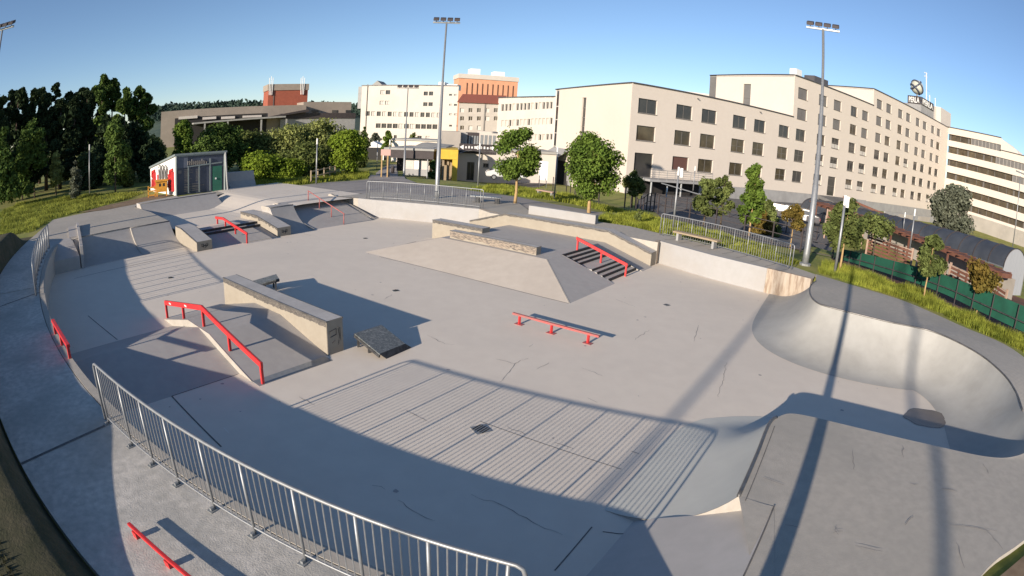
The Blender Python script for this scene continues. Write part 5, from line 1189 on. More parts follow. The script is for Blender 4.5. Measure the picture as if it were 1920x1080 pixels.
# ------------------------------------------------------------------ shed
sA, sB = Vector((-23.9, 34.9, 0)), Vector((-21.15, 37.75, 0)); fs = Face(sA, sB); sz = .98
sh = thing('skate_shed', 'grey steel shed with green door and red graffiti on its white side', 'shed', fs.p(2, sz, -2.5))
bz = lambda px, py: fs.hit(px, py)
zl, zr = bz(327, 293)[1], bz(419, 286.5)[1]; s_r = bz(421, 300)[0]; dep = 5.2
back = -fs.n*dep+fs.d*-1.2
MB().poly([fs.p(0, sz-.3), fs.p(s_r, sz-.3), fs.p(s_r, zr-.1), fs.p(0, zl-.1)]).build('front_panel', M['navy'], sh, recalc=False)
MB().prism([fs.p(0, sz-.3, -.01), fs.p(0, zl, -.01), fs.p(0, zl-1.0, -.01)+back, fs.p(0, sz-.3, -.01)+back], fs.d*.1).build('side_wall', M['white'], sh)
MB().prism([fs.p(-.12, zl+.02, .18), fs.p(s_r+.15, zr+.02, .18), fs.p(s_r+.15, zr-1.0)+back, fs.p(-.12, zl-1.0)+back], (0, 0, .14)).build('roof', M['greysteel'], sh)
MB().prism([fs.p(s_r, sz-.3, -.01), fs.p(s_r, zr, -.01), fs.p(s_r, zr-1.0)+back, fs.p(s_r, sz-.3)+back], -fs.d*.1).build('side_wall', M['greysteel'], sh)
MB().poly([fs.p(0, sz-.3)+back, fs.p(s_r, sz-.3)+back, fs.p(s_r, zr-1)+back, fs.p(0, zl-1)+back]).build('back_wall', M['greysteel'], sh, recalc=False)
for a, b in (((0.02, sz-.3), (0.02, zl)), ((s_r, sz-.3), (s_r, zr)), ((0, zl), (s_r, zr))):
    MB().tube([fs.p(*a, .08), fs.p(*b, .08)], .085, 4).build('frame', M['greysteel'], sh)
MB().beam(fs.p(s_r+.18, sz-.2, .45), fs.p(s_r+.04, zr+.05, .2), .1, .1).build('leaning_post', M['galv'], sh)
def k6s(x, y): return 260+x/9, 270+y/9
def srect(x0, y0, x1, y1): 
    a = bz(*k6s(x0, y0)); b = bz(*k6s(x1, y1)); return a[0], min(a[1], b[1]), b[0], max(a[1], b[1])
def spanel(nm, r, mt, o=.03, th=.03): return MB().box(fs.p(r[0], r[1], o), fs.d*(r[2]-r[0]), fs.n*th, (0, 0, r[3]-r[1])).build(nm, mt, sh)
r = srect(625, 225, 830, 395); spanel('upper_panel', r, M['navyl'])
r = srect(1245, 375, 1400, 775); d_ = spanel('door', (r[0], sz, r[2], r[3]), M['greendoor'], .04, .05)
rr2 = srect(1285, 550, 1325, 590); MB().box(fs.p(rr2[0], rr2[1], .1), fs.d*.1, fs.n*.05, (0, 0, .12)).build('handle', M['white'], d_)
for x0 in (828, 1010, 1195): r = srect(x0, 240 if x0 == 1195 else 370, x0+18, 800); spanel('mullion', (r[0], sz+.1, r[2], r[3]), M['greysteel'], .03, .07)
r = srect(820, 350, 1400, 385); MB().box(fs.p(r[0], (r[1]+r[3])/2, .03), fs.d*(r[2]-r[0])+Vector((0, 0, .1)), fs.n*.06, (0, 0, .09)).build('transom', M['greysteel'], sh)
r = srect(660, 450, 720, 500); spanel('notice', r, M['blind'], .04)
m = MB(); 
for k in range(14):
    r = srect(765, 420+k*26, 1010+rg.randint(-40, 110) if k > 8 else 830+rg.randint(0, 80), 428+k*26); m.box(fs.p(r[0], r[1], .045), fs.d*(r[2]-r[0]), fs.n*.01, (0, 0, .035))
    if k < 9: r = srect(960, 430+k*22, 1010, 436+k*22); m.box(fs.p(r[0], r[1], .045), fs.d*(r[2]-r[0]), fs.n*.01, (0, 0, .03))
m.build('slatted_grille', M['blind'], sh)
m = MB()
for k in range(9):
    x0 = 850+k*34; a = bz(*k6s(x0, 355-k*1.3)); hgt = .30 if k not in (2, 7) else .42
    c_ = fs.p(a[0], a[1], .06); q = [c_+fs.d*(.12*math.cos(t))*.9+Vector((0, 0, .14+.12*math.sin(t))) for t in [j*math.pi/4 for j in range(9 if k % 3 else 6)]]; m.tube(q, .022, 4); m.tube([c_-fs.d*.11, c_-fs.d*.11+Vector((0, 0, hgt))], .022, 4)
m.build('wire_lettering', M['blind'], sh)
# graffiti on the white side
sdn = back.normalized(); sn_ = -fs.d
gp = lambda a, z, o=.02: fs.p(0, sz+z, 0)+back*a-fs.d*o
def stroke(mb, pts, r, o=.03): mb.tube([gp(a, z, o) for a, z in pts], r, 5)
for a0, s_ in ((.08, 1.0), (.78, .9)):
    gm = MB()
    stroke(gm, [(a0, .3), (a0+.01, 1.5*s_+.2)], .17); stroke(gm, [(a0+.10, .4), (a0+.02, 1.0), (a0+.11, 1.25), (a0+.1, 1.65*s_+.1), (a0, 1.7*s_+.15)], .14)
    stroke(gm, [(a0+.13, .3), (a0+.12, 1.0)], .10)
    stroke(gm, [(a0+.16, .5), (a0+.16, 1.5)] if a0 < .5 else [(a0-.12, .7), (a0-.12, 1.4)], .09)
    gm.build('red_graffiti', M['red'], sh); gk = MB()
    for a1 in (.02, .12): stroke(gk, [(a0+a1, .4), (a0+a1+.02, 1.3)], .02, .17)
    gk.build('graffiti_outline', M['black'], sh)
gw = MB(); gk = MB()
for k, a0 in enumerate((.30, .42, .53)):
    stroke(gw, [(a0, .55), (a0+.03, 1.0), (a0-.01, 1.9)], .10); stroke(gw, [(a0+.09, 1.8), (a0+.05, 1.1), (a0+.08, .6)], .09)
    stroke(gk, [(a0+.02, .5), (a0+.05, 1.05), (a0+.01, 2.0)], .03, .07); stroke(gk, [(a0-.03, 1.95), (a0+.05, 2.15), (a0+.1, 1.9)], .025, .07)
gw.build('grey_graffiti', M['blind'], sh); gk.build('graffiti_outline', M['black'], sh)
# orange wooden stand
oc = G(303, 368); oc.z = .98
ow = thing('wooden_stand', 'small orange wooden stand with two dark openings beside the graffiti wall', 'wooden stand', oc)
ox = Vector((.80, .6, 0)).normalized(); oy = Vector((-ox.y, ox.x, 0))
MB().box(oc-ox*.45-oy*.3+Vector((0, 0, .35)), ox*.9, oy*.6, (0, 0, .75)).build('box', M['orangewood'], ow, bevel=.02)
MB().box(oc-ox*.52-oy*.38+Vector((0, 0, 1.1)), ox*1.04, oy*.76, (0, 0, .1)).build('lid', M['orangewood'], ow)
for k in (-.2, .1): MB().box(oc+ox*k-oy*.31+Vector((0, 0, .75)), ox*.16, oy*.02, (0, 0, .22)).build('opening', M['dark'], ow)  # solid plates coloured as the shade inside the holes
for a, b in ((-.4, -.3), (.35, -.3), (-.4, .25), (.35, .25)): MB().box(oc+ox*a+oy*b+Vector((0, 0, -.05)), ox*.09, oy*.09, (0, 0, .42)).build('leg', M['orangewood'], ow)
m = MB()
for z in (.15, .45, .7): m.box(oc-ox*1.1-oy*.25+Vector((0, 0, z)), ox*.65, oy*.06, (0, 0, .08))
for a in (-1.1, -.55): m.box(oc+ox*a-oy*.25+Vector((0, 0, 0)), ox*.08, oy*.08, (0, 0, .85))
m.build('side_rack', M['orangewood'], ow)
# low grey ramp right of the shed
t = thing('quarter_pipe', 'small grey ramp standing between the shed and the bushes', 'quarter pipe', G(436, 354))
q = G(432, 354); q.z = .95; xx = Vector((.75, .66, 0)); yy = Vector((-.66, .75, 0))
MB().prism([q+yy*u+Vector((0, 0, z)) for u, z in ((-.3, 0), (.3, .12), (.8, .5), (1.1, 1.15), (1.6, 1.15), (1.6, -.1), (-.3, -.1))], xx*2.2).build('ramp', M['ramp'], t)
# ------------------------------------------------------------------ furniture and signs
def bench(label, a, b, zt, dep=.45, th=.08, mt=M['wood'], legs=2, slat=True):
    a, b = Vector(a), Vector(b); d = (b-a).normalized(); n = Vector((-d.y, d.x, 0)); t = thing('park_bench', label, 'bench', (a+b)/2)
    m = MB()
    for k in range(3): m.box(a+n*(k*dep/3)+Vector((0, 0, zt-th)), b-a, n*(dep/3-.02), (0, 0, th))
    m.build('seat', mt, t)
    for k in range(legs):
        c = a.lerp(b, (k+.5)/legs) if legs > 2 else a.lerp(b, .1+.8*k); MB().box(c+n*.04-d*.06, d*.12, n*(dep-.1), (0, 0, zt-th)).build('leg', M['plinth'], t)
    return t
ba_, bb_ = P(1262, 433, DZ+.42), P(1345, 452, DZ+.42); ba_.z = bb_.z = DZ-.02
bench('long wooden bench standing in the grass behind a railing', ba_, bb_, .45)
a, b = G(1004, 366), G(1035, 371.5); bench('low pale wooden bench in the sunny grass by the far path', a, b, .45, mt=M['slatpale'])
tb = P(903, 381, DZ)
t = thing('picnic_table', 'low dark table bench on the far deck beside the railing end', 'bench', tb)
xd = (P(938, 381, DZ)-P(880, 377, DZ)); xd.z = 0; L_ = xd.length; xd.normalize(); yd = Vector((-xd.y, xd.x, 0)); o = P(880, 379, DZ)
MB().box(o+Vector((0, 0, .34)), xd*L_, yd*.5, (0, 0, .07)).build('seat', M['galvdark'], t)
for k in (.18, .8): MB().box(o+xd*L_*k+yd*.05, xd*.25, yd*.4, (0, 0, .34)).build('leg', M['black'], t)
c = G(1003, 352, -.5)
sgp = G(1017, 352, -.3)
t = thing('info_board', 'tall white board sign standing by the car park fence near the garage', 'sign', sgp); MB().cbox(sgp+Vector((0, 0, .9)), 1.0, .1, 2.2, -.2).build('board', M['white'], t)
for dx in (-.4, .4): MB().cbox(sgp+Vector((dx, 0, -.1)), .08, .08, 1.05).build('leg', M['galvdark'], t)
t = thing('bin_container', 'green waste container beside the garage opening', 'container', G(1000, 342, -1.5)); q = G(1000, 342, -1.5)
MB().cbox(q, 2.4, 1.4, 1.2, .2).build('body', M['greendoor'], t, bevel=.05); MB().cbox(q+Vector((0, 0, 1.2)), 2.5, 1.5, .25, .2).build('lid', M['greenmesh'], t, bevel=.05)
q = G(724, 333, .2)
t = thing('sign_posts', 'pink topped notice board on two wooden posts by the path', 'notice board', q)
for dx in (-.45, .1): MB().cbox(q+Vector((dx, 0, -.1)), .11, .11, 2.1).build('post', M['stake'], t)
MB().cbox(q+Vector((-.1, 0, 2.0)), .9, .12, .55).build('board', mat('pink_board', (.50, .30, .26), .7), t)
q = G(736, 325, 0); t = thing('litter_bin', 'dark slim litter bin standing by the path near the notice board', 'bin', q)
MB().lathe(q, [(.0, 0), (.24, 0), (.28, .8), (.2, .95), (0, .95)], 12).build('body', M['charcoal'], t); MB().cbox(q+Vector((0, 0, .95)), .3, .3, .12).build('lid', M['black'], t)
kq = PD(703, 292, 105); kq.z = Hs(kq.x, kq.y)
t = thing('kiosk', 'small open kiosk with a white pitched roof beyond the bushes', 'kiosk', kq)
zt_ = PD(703, 276, 105).z
MB().prism([kq+Vector((-2.2, -1.5, zt_-kq.z)), kq+Vector((2.2, -1.5, zt_-kq.z)), kq+Vector((0, -1.5, zt_-kq.z+1.1))], (0, 3, 0)).build('roof', M['white'], t)
MB().cbox(kq, 3.6, 2.6, zt_-kq.z, 0).build('body', M['dark'], t)  # solid dark block stands in for the shaded open interior
for dx in (-1.9, 1.9): MB().cbox(kq+Vector((dx, -1.4, 0)), .18, .18, zt_-kq.z).build('post', M['white'], t)
# wooden steps rail by the willows
q0_, q1_ = G(583, 343), G(628, 330)
t = thing('step_handrail', 'weathered wooden handrail climbing past the willows', 'handrail', (q0_+q1_)/2)
for f_ in (0, .25, .5, .75, 1): p_ = q0_.lerp(q1_, f_); p_.z = Hs(p_.x, p_.y); MB().cbox(p_, .1, .1, 1.0).build('post', M['wood'], t)
u_ = Vector((0, 0, 1))
for z in (.95, .5): MB().beam(q0_+u_*z, q1_+u_*z, .1, .08).build('rail', M['wood'], t)
wp = G(21, 470, 1.2)
t = thing('marker_post', 'peeling white wooden post with a wire in the shaded grass', 'post', wp); MB().cbox(wp-Vector((0, 0, .1)), .17, .15, .95, .3).build('post', mat('peeling_white', (.55, .54, .48), .9, (.30, .28, .22), 9), t, bevel=.01)
MB().tube([wp+Vector((0, 0, .55)), wp+Vector((-1.5, -.8, .45)), wp+Vector((-4, -2, .6))], .02, 5).build('wire', M['galv'], t)
# ------------------------------------------------------------------ right side: court fence, timber screens, vaulted walkway
def rail_fence(name, label, pts, h, n, mt, panelmt=None, p0=.0, p1=1.0, rails=2, cat='fence', grp=None, postmt=None):
    q = resample(pts, n); q = [Vector((p.x, p.y, Hs(p.x, p.y))) for p in q]; t = thing(name, label, cat, q[n//2], grp)
    for p in q: MB().cbox(p-Vector((0, 0, .2)), .07, .07, h+.2, .6).build('post', postmt or mt, t)
    for k in range(rails):
        m = MB(); z = h*(1-k/max(rails-1, 1)*.85)-.02
        for a, b in zip(q, q[1:]): m.beam(a+u_*z, b+u_*z, .04, .04)
        m.build('rail', mt, t)
    if panelmt:
        m = MB(); m.loft([[p+u_*p0*h for p in q], [p+u_*p1*h for p in q]]); m.build('panel', panelmt, t, recalc=False)
    return t
def gl(px, py, d):
    v = ray(px, py); k = d/math.hypot(v.x, v.y); return Vector((v.x*k, v.y*k, 0))
gf = [gl(1580, 478, 32.5), gl(1640, 490, 30.5), gl(1760, 530, 27.5), gl(1860, 575, 25.5), gl(1990, 640, 24.0)]
def zline(p, px, py):
    v = ray(px, py); return CAMZ+v.z/math.hypot(v.x, v.y)*math.hypot(p.x, p.y)
tops_ = [zline(gf[0], 1585, 468), zline(gf[1], 1640, 480), zline(gf[2], 1770, 515), zline(gf[3], 1870, 553), zline(gf[4], 1990, 605)]
bots_ = [zline(gf[0], 1580, 487), zline(gf[1], 1640, 505), zline(gf[2], 1765, 548), zline(gf[3], 1865, 596), zline(gf[4], 1985, 655)]
t = thing('mesh_fence', 'low fence hung with dark green windscreen fabric beyond the grass strip', 'fence', Vector((*gf[2].xy, bots_[2])))
tp_ = [Vector((p.x, p.y, z)) for p, z in zip(gf, tops_)]; bt_ = [Vector((p.x, p.y, z)) for p, z in zip(gf, bots_)]
ta, tb2 = catmull(tp_, 6), catmull(bt_, 6); m = MB(); m.loft([tb2, ta]); m.build('windscreen', M['greenmesh'], t, recalc=False)
midl = [a.lerp(b, .62) for a, b in zip(ta, tb2)]; fo = [Vector((p.x, p.y, 0)).normalized()*-.12 for p in midl]
MB().tube([a+f_ for a, f_ in zip(midl, fo)], .03, 5).build('rail', M['black'], t)
for k in range(0, 25, 2): a, b = ta[k], tb2[k]; MB().tube([Vector((b.x, b.y, Hs(b.x, b.y)-.1))+fo[k], a+fo[k]], .03, 6).build('post', M['charcoal'], t)
cg = drape('court_ground', [G(1545, 500, .8), G(1600, 513, .8), G(1700, 546, .8), G(1800, 590, .8), G(1900, 635, .8), G(2000, 690, .8), gl(2060, 600, 30), gl(1990, 520, 45), gl(1860, 500, 48), gl(1700, 440, 50), gl(1600, 430, 46)], M['redgravel'], dz=.03)
# timber slat screens
SCD = [((1629, 441), (1712, 470), 37.0), ((1722, 475), (1775, 495), 35.0), ((1783, 497), (1830, 520), 33.0), ((1842, 518), (1888, 548), 31.5), ((1552, 395), (1622, 412), 52.0)]
for k, (a, b, d) in enumerate(SCD):
    pa, pb = gl(*a, d), gl(*b, d-1.2); zt1 = zline(pa, *a); zt2 = zline(pb, *b); hgt = 2.0
    lab = ['widest timber slat screen between the leafy lamp tree and the round tree', 'timber slat screen just behind the round young tree', 'timber slat screen between the round tree and the rusty ragged tree', 'last timber slat screen behind the rusty ragged tree', 'far timber slat screen in front of the vaulted walkway'][k]
    t = thing('slat_screen', lab, 'screen', Vector((*((pa+pb)/2).xy, zt1-hgt)), 'timber slat screens'); m = MB(); A_1 = Vector((pa.x, pa.y, zt1)); B_1 = Vector((pb.x, pb.y, zt2))
    for j in range(9): m.beam(A_1-u_*(.05+.215*j), B_1-u_*(.05+.215*j), .035, .13)
    m.build('slats', M['slat'], t)
    MB().beam(A_1+u_*.03, B_1+u_*.03, .09, .05).build('cap', M['slatpale'], t)
    dd = (B_1-A_1).normalized()
    for q in (A_1, B_1): MB().cbox(q-u_*(hgt+.6), .12, .12, hgt+.75, math.atan2(dd.y, dd.x)).build('post', M['slatpale'], t)
    for q in (.34, .67): c = A_1.lerp(B_1, q); MB().cbox(c-u_*hgt, .06, .05, hgt, math.atan2(dd.y, dd.x)).build('batten', M['slat'], t)
# flat brown pergola roof
pa, pb = gl(1520, 376, 62), gl(1880, 512, 42)
za, zb_ = zline(pa, 1520, 376), zline(pb, 1880, 512)
t = thing('pergola', 'long flat brown timber pergola in front of the vaulted walkway', 'pergola', Vector((*((pa+pb)/2).xy, -1.3)))
A_1, B_1 = Vector((pa.x, pa.y, za)), Vector((pb.x, pb.y, zb_)); dd = (B_1-A_1).normalized(); nn_ = Vector((-dd.y, dd.x, 0)); nn_ = nn_ if nn_.dot(pa) < 0 else -nn_
MB().prism([A_1, B_1, B_1+nn_*.0-Vector((0, 0, .32)), A_1-Vector((0, 0, .32))], -nn_*1.6).build('fascia', M['slat'], t)
m = MB()
for k in range(26): c = A_1.lerp(B_1, (k+.5)/26); m.beam(c+nn_*.5+u_*.02, c-nn_*2.2+u_*.02, .12, .1)
m.build('rafters', M['slat'], t)
for k in range(11):
    c = A_1.lerp(B_1, (k+.5)/11); MB().cbox(Vector((c.x, c.y, Hs(c.x, c.y)-.2)), .14, .14, c.z-Hs(c.x, c.y)-.1).build('post', M['slatpale'] if k % 3 == 1 else M['slat'], t)
m = MB(); m.loft([[A_1-nn_*2.3-u_*.35, B_1-nn_*2.3-u_*.35], [A_1-nn_*2.3-u_*2.2, B_1-nn_*2.3-u_*2.2]]); m.build('back_panel', M['concwall'], t, recalc=False)
# barrel-vault walkway
ta_, tb_ = gl(1525, 373, 74), gl(1903, 500, 46.5)
zra, zrb = zline(ta_, 1525, 372), zline(tb_, 1893, 462)
t = thing('vaulted_walkway', 'long walkway with a blue grey barrel vault roof and grey end wall', 'walkway', Vector((*((ta_+tb_)/2).xy, -1.4)))
A_1, B_1 = Vector((ta_.x, ta_.y, zra)), Vector((tb_.x, tb_.y, zrb)); dd = (B_1-A_1); dd.z = 0; dd.normalize(); nn_ = Vector((-dd.y, dd.x, 0)); nn_ = nn_ if nn_.dot(tb_) < 0 else -nn_
wv, rise = 1.75, 1.55
def vring(c, off=0): return [c+nn_*(wv+off)*math.cos(math.pi*k/12)+u_*((rise+off)*math.sin(math.pi*k/12)-rise) for k in range(13)]
m = MB(); m.loft([vring(A_1.lerp(B_1, k/8)) for k in range(9)]); m.build('vault_roof', M['poly'], t, smooth=True, recalc=False)
for k in range(19): MB().tube(vring(A_1.lerp(B_1, k/18), .03), .045, 4).build('roof_rib', M['charcoal'], t)
zl_ = -1.6
MB().poly(vring(B_1, -.02)+[B_1-nn_*wv+u_*(zl_-B_1.z-1), B_1+nn_*wv+u_*(zl_-B_1.z-1)]).build('end_wall', M['polyend'], t, recalc=False)
for sg in (-1, 1):
    for k in range(10): c = A_1.lerp(B_1, k/9)+nn_*sg*wv-u_*rise; MB().tube([c, Vector((c.x, c.y, zl_-.5))], .06, 6).build('post', M['galv'], t)
    MB().tube([A_1+nn_*sg*wv-u_*rise, B_1+nn_*sg*wv-u_*rise], .06, 5).build('gutter', M['galv'], t)
# entrance ramp wall and low walls at hotel foot
t = thing('ramp_wall', 'long grey low wall with grilles at the foot of the hotel', 'wall', F1.p(72, -1.5, 6))
MB().box(F1.p(52, -2.5, 6), uh*40, F1.n*.3, (0, 0, 2.4)).build('wall', M['plinth'], t)
for s in (58, 68, 78): MB().box(F1.p(s, -1.6, 6.31), uh*7, F1.n*.04, (0, 0, 1.3)).build('grille', M['walldull'], t)
t = thing('entrance_ramp', 'dark sloping entrance ramp up to the brown hotel door', 'ramp', F1.p(41, -1, 5)); MB().prism([F1.p(38.5, .72, .1), F1.p(46, .72, .1), F1.p(52, -1.6, 12), F1.p(40, -1.6, 12)], (0, 0, -.5)).build('slab', M['asphalt'], t); MB().beam(F1.p(46.1, 1.0, .3), F1.p(52.1, -1.2, 12), .3, .6).build('parapet', M['slat'], t)
# car park fences
rail_fence('wire_fence', 'thin dark wire fence along the sunny grass below the cream wing', [G(1010, 353, -.5), G(1060, 365, -.3), G(1110, 380, 0), G(1165, 392, 0), G(1200, 398, -.3)], 1.5, 12, M['charcoal'], rails=0)
rail_fence('post_fence', 'dark low post and rail fence along the car park behind the bench railing', [G(1190, 396, -.4), G(1240, 408, -.3), G(1330, 430, -.2), G(1420, 452, -.2), G(1500, 474, 0), G(1560, 486, 0)], 1.35, 15, M['charcoal'], rails=3)
rail_fence('post_fence', 'second dark post and rail fence deeper in the car park', [G(1230, 385, -1), G(1330, 400, -1), G(1430, 425, -1), G(1530, 452, -1)], 1.2, 12, M['charcoal'], rails=3)
for px, py, ty, lab in ((1707, 458, 392, 'thin lamp post before the timber screens under the hotel'), (1899, 460, 322, 'tall thin lamp post with twin arms before the balcony block'), (1400, 392, 315, 'slim grey lamp post at the grey plinth of the wing'), (1246, 402, 350, 'short grey steel post pair by the terrace steps'), (1694, 425, 398, 'short post beside the vaulted walkway near the big grey tree'), (1300, 352, 312, 'thin lamp post on the terrace before the wing')):
    d = {1707: 40, 1899: 58, 1400: 58, 1246: 47, 1694: 55, 1300: 60}[px]; b = gl(px, py, d); b.z = zline(b, px, py); v = ray(px+(py-ty)*.14, ty); ht = CAMZ+v.z/math.hypot(v.x, v.y)*d
    t = lamp(lab, b-u_*.3, ht-b.z+.3, .05)
    if 'twin' in lab: MB().beam(Vector((b.x-.8, b.y, ht-.1)), Vector((b.x+.8, b.y, ht-.1)), .2, .12).build('arm', M['galvdark'], t)
# ------------------------------------------------------------------ trees and plants
rt = random.Random(11)
def rdir(up=0):
    while True:
        v = Vector((rt.uniform(-1, 1), rt.uniform(-1, 1), rt.uniform(-1, 1)))
        if .05 < v.length < 1: return v.normalized()
def leaf(mb, c, s, nrm=None, asp=1.0):
    n = nrm or rdir(); x = n.orthogonal().normalized(); x = Matrix.Rotation(rt.uniform(0, 6.28), 3, n) @ x; y = n.cross(x)*asp
    i = len(mb.v); k = n*s*.18
    mb.v += [c-x*s*.5-k, c+y*s*.36, c+x*s*.5-k, c-y*s*.36]; mb.f += [(i, i+1, i+2), (i, i+2, i+3)]
def tree(name, label, base, h, cr, z0, n, ls, lm, cat='tree', group=None, shape='round', nb=14, bark=None, trunk=True, tr=None, flat=1.0, asp=1.0, stake=False):
    base = Vector(base); t = thing(name, label, cat, base, group); cz0, cz1 = h*z0, h; ch = cz1-cz0
    blobs = []
    for k in range(nb):
        f = (k+.5)/nb if shape != 'round' else rt.random()
        if shape == 'cone': rad = cr*(1.0-.78*f)*(.6+.4*min(1, f*5)); z = cz0+ch*f*.93
        elif shape == 'pine': rad = cr*(.55+.45*math.sin(math.pi*min(1, f*.9+.15))); z = cz0+ch*f*.95
        elif shape == 'column': rad = cr*(.75+.25*math.sin(math.pi*f)); z = cz0+ch*(.1+.8*f)
        elif shape == 'bush': f = rt.random()**.8; rad = cr*math.sqrt(max(.05, 1-f*f*.85)); z = h*(.12+.75*f)
        else: 
            a = rt.uniform(-1, 1); rad = cr*math.sqrt(1-a*a*.9); z = cz0+ch*(.5+.42*a)
        th = rt.uniform(0, 6.28); rr = rad*math.sqrt(rt.uniform(.08, 1))*.72
        br = cr*rt.uniform(.33, .56)*(1.12 if shape == 'bush' else 1)*(1 if shape != 'pine' else .85)*(.55+.45*rad/cr)
        blobs.append((Vector((math.cos(th)*rr, math.sin(th)*rr, z)), br))
    blobs.append((Vector((0, 0, cz1-cr*.22)), cr*.28))
    m = MB(); tot = sum(b[1]**2 for b in blobs)
    for c, br in blobs:
        q = int(n*br*br/tot)
        for _ in range(q):
            d = rdir(); r = br*rt.random()**.45; p = c+Vector((d.x*r, d.y*r, d.z*r*.82*flat))
            if p.z < .02: p.z = rt.uniform(.02, .3)
            if rt.random() < .10: p += rdir()*br*.3
            leaf(m, base+p, ls*rt.uniform(.65, 1.35), (d+rdir()*.9+Vector((0, 0, .35))).normalized(), asp)
    if trunk:
        tk = MB(); r0 = tr or max(.05, h*.018); ben = Vector((rt.uniform(-.2, .2), rt.uniform(-.2, .2), 0))
        topz = cz0+ch*.75; pts = [base+Vector((0, 0, -.15)), base+Vector((0, 0, cz0*.5))+ben*.3*cr, base+Vector((0, 0, cz0))+ben*.2*cr, base+Vector((0, 0, topz))]
        tk.tube(pts, [r0*1.25, r0, r0*.8, r0*.25], 8)
        for c, br in blobs[::1 if nb < 18 else 2]:
            s = Vector((0, 0, max(cz0*.8, min(c.z-.3*cr, topz)))); a = base+s; tk.tube([a, base+s.lerp(c, .55)+Vector((0, 0, .08*cr)), base+c], [r0*.4, r0*.25, r0*.08], 5)
        tk.build('trunk', bark or M['bark'], t, smooth=True, merge=False, recalc=False)
    m.build('crown', lm, t, merge=False, recalc=False)
    if stake:
        for dx in (-.35, .35): MB().tube([base+Vector((dx, .1, -.1)), base+Vector((dx*.9, .1, 1.5))], .04, 6).build('stake', M['stake'], t)
    return t
def at(px, py, d=None):
    if d is None: return G(px, py)
    v = ray(px, py); k = d/math.hypot(v.x, v.y); x, y = v.x*k, v.y*k; return Vector((x, y, Hs(x, y)))
def size(b, px, pytop, wpx):
    d = math.hypot(b.x, b.y); v = ray(px, pytop); h = CAMZ+v.z/math.hypot(v.x, v.y)*d-b.z
    e1, e2 = ray(px-wpx/2, pytop+20), ray(px+wpx/2, pytop+20); return h, e1.angle(e2)*d/2
def ptree(kind, label, bpx, bpy, d, cpx, top, bot, wpx, n, ls, lm, **kw):
    if ls > .19: n, ls = int(n*1.5), ls*.82
    b = at(bpx, bpy, d); h, r = size(b, cpx, top, wpx); dd = math.hypot(b.x, b.y); v = ray(cpx, bot); zb = CAMZ+v.z/math.hypot(v.x, v.y)*dd-b.z
    return tree(kind, label, b, h, r, max(.02, zb/h), n, ls, lm, **kw)
# park trees along the right
ptree('maple_tree', 'leafy round young maple in front of the white van', 965, 384, None, 964, 241, 335, 96, 9000, .175, M['leafpark'], nb=24, bark=M['stake'], tr=.09)
ptree('maple_tree', 'largest broad bright maple before the cream building corner', 1104, 400, None, 1112, 252, 368, 118, 12500, .18, M['leafpark'], bark=M['stake'], tr=.10, nb=30)
ptree('young_tree', 'small dark tree hiding the wing corner beside the terrace', 1184, 392, 43, 1184, 318, 368, 46, 1500, .24, M['leafdull'], tr=.06)
ptree('young_tree', 'dull green tree behind the middle of the bench railing', 1318, 425, None, 1318, 332, 408, 62, 1900, .24, M['leafdull'], tr=.07)
ptree('young_tree', 'dull green tree with loose top next to the tall slender tree', 1350, 428, 37, 1346, 326, 405, 48, 1500, .24, M['leafdull'], tr=.06)
ptree('young_tree', 'tall slender tree with pale stake before the grey plinth', 1404, 446, None, 1408, 304, 415, 74, 2600, .25, M['leafpark'], tr=.06, bark=M['stake'], shape='cone', nb=18)
ptree('young_tree', 'rusty leaved young tree beside the grass strip mast', 1481, 467, None, 1485, 384, 430, 52, 1100, .22, M['leafrust'], tr=.035, bark=M['stake'])
ptree('young_tree', 'bushy tree with long drooping limb beside the pale lamp post', 1574, 508, None, 1590, 372, 470, 84, 2900, .25, M['leafdull'], tr=.06, bark=M['stake'], nb=18)
ptree('young_tree', 'low spreading tree next to the bushy lamp post tree', 1640, 470, 35, 1640, 402, 440, 76, 1100, .25, M['leafdull'], tr=.05)
ptree('young_tree', 'round young tree with pale stem before the green windscreen', 1732, 562, None, 1740, 437, 517, 62, 1900, .22, M['leafdull'], tr=.04, bark=M['stake'])
ptree('young_tree', 'rusty ragged young tree before the green windscreen', 1828, 597, None, 1836, 487, 548, 76, 1300, .22, M['leafrust'], tr=.035, bark=M['stake'])
ptree('young_tree', 'thin sapling with few leaves in the grass before the terrace', 1196, 418, None, 1196, 392, 415, 20, 160, .2, M['leafdull'], tr=.05)
ptree('broadleaf_tree', 'big grey green tree before the balcony block', 1782, 436, 66, 1780, 352, 436, 96, 5200, .5, M['leafgrey'], tr=.25, nb=22)
# mid distance plants by the pavilion
ptree('young_tree', 'narrow dark conifer beside the office block corner', 682, 300, 95, 681, 238, 300, 16, 700, .6, M['leafoak'], shape='column')
ptree('young_tree', 'bluish grey round tree behind the kiosk', 701, 290, 115, 704, 249, 285, 26, 800, .7, M['leafgrey'])
ptree('young_tree', 'green pointed tree between the kiosk and the pavilion', 725, 300, 90, 726, 245, 285, 26, 900, .6, M['leafpark'], shape='cone')
ptree('rooftop_shrub', 'small shrub on the roof edge above the pavilion', 776, 262, 150, 776, 248, 262, 24, 400, .8, M['leafdull'], shape='bush', trunk=False)
ptree('garden_tree', 'dark small tree before the red roofed house', 920, 262, 160, 921, 230, 258, 28, 700, .8, M['leafoak'])
ptree('garden_tree', 'tiny dark shrub before the windows of the red roofed house', 868, 262, 170, 868, 238, 258, 18, 300, .8, M['leafoak'], shape='bush', trunk=False)
ptree('shrub', 'dark shrub growing at the pavilion end by the tall mast', 812, 325, 66, 813, 300, 325, 26, 900, .4, M['leafoak'], shape='bush', trunk=False)
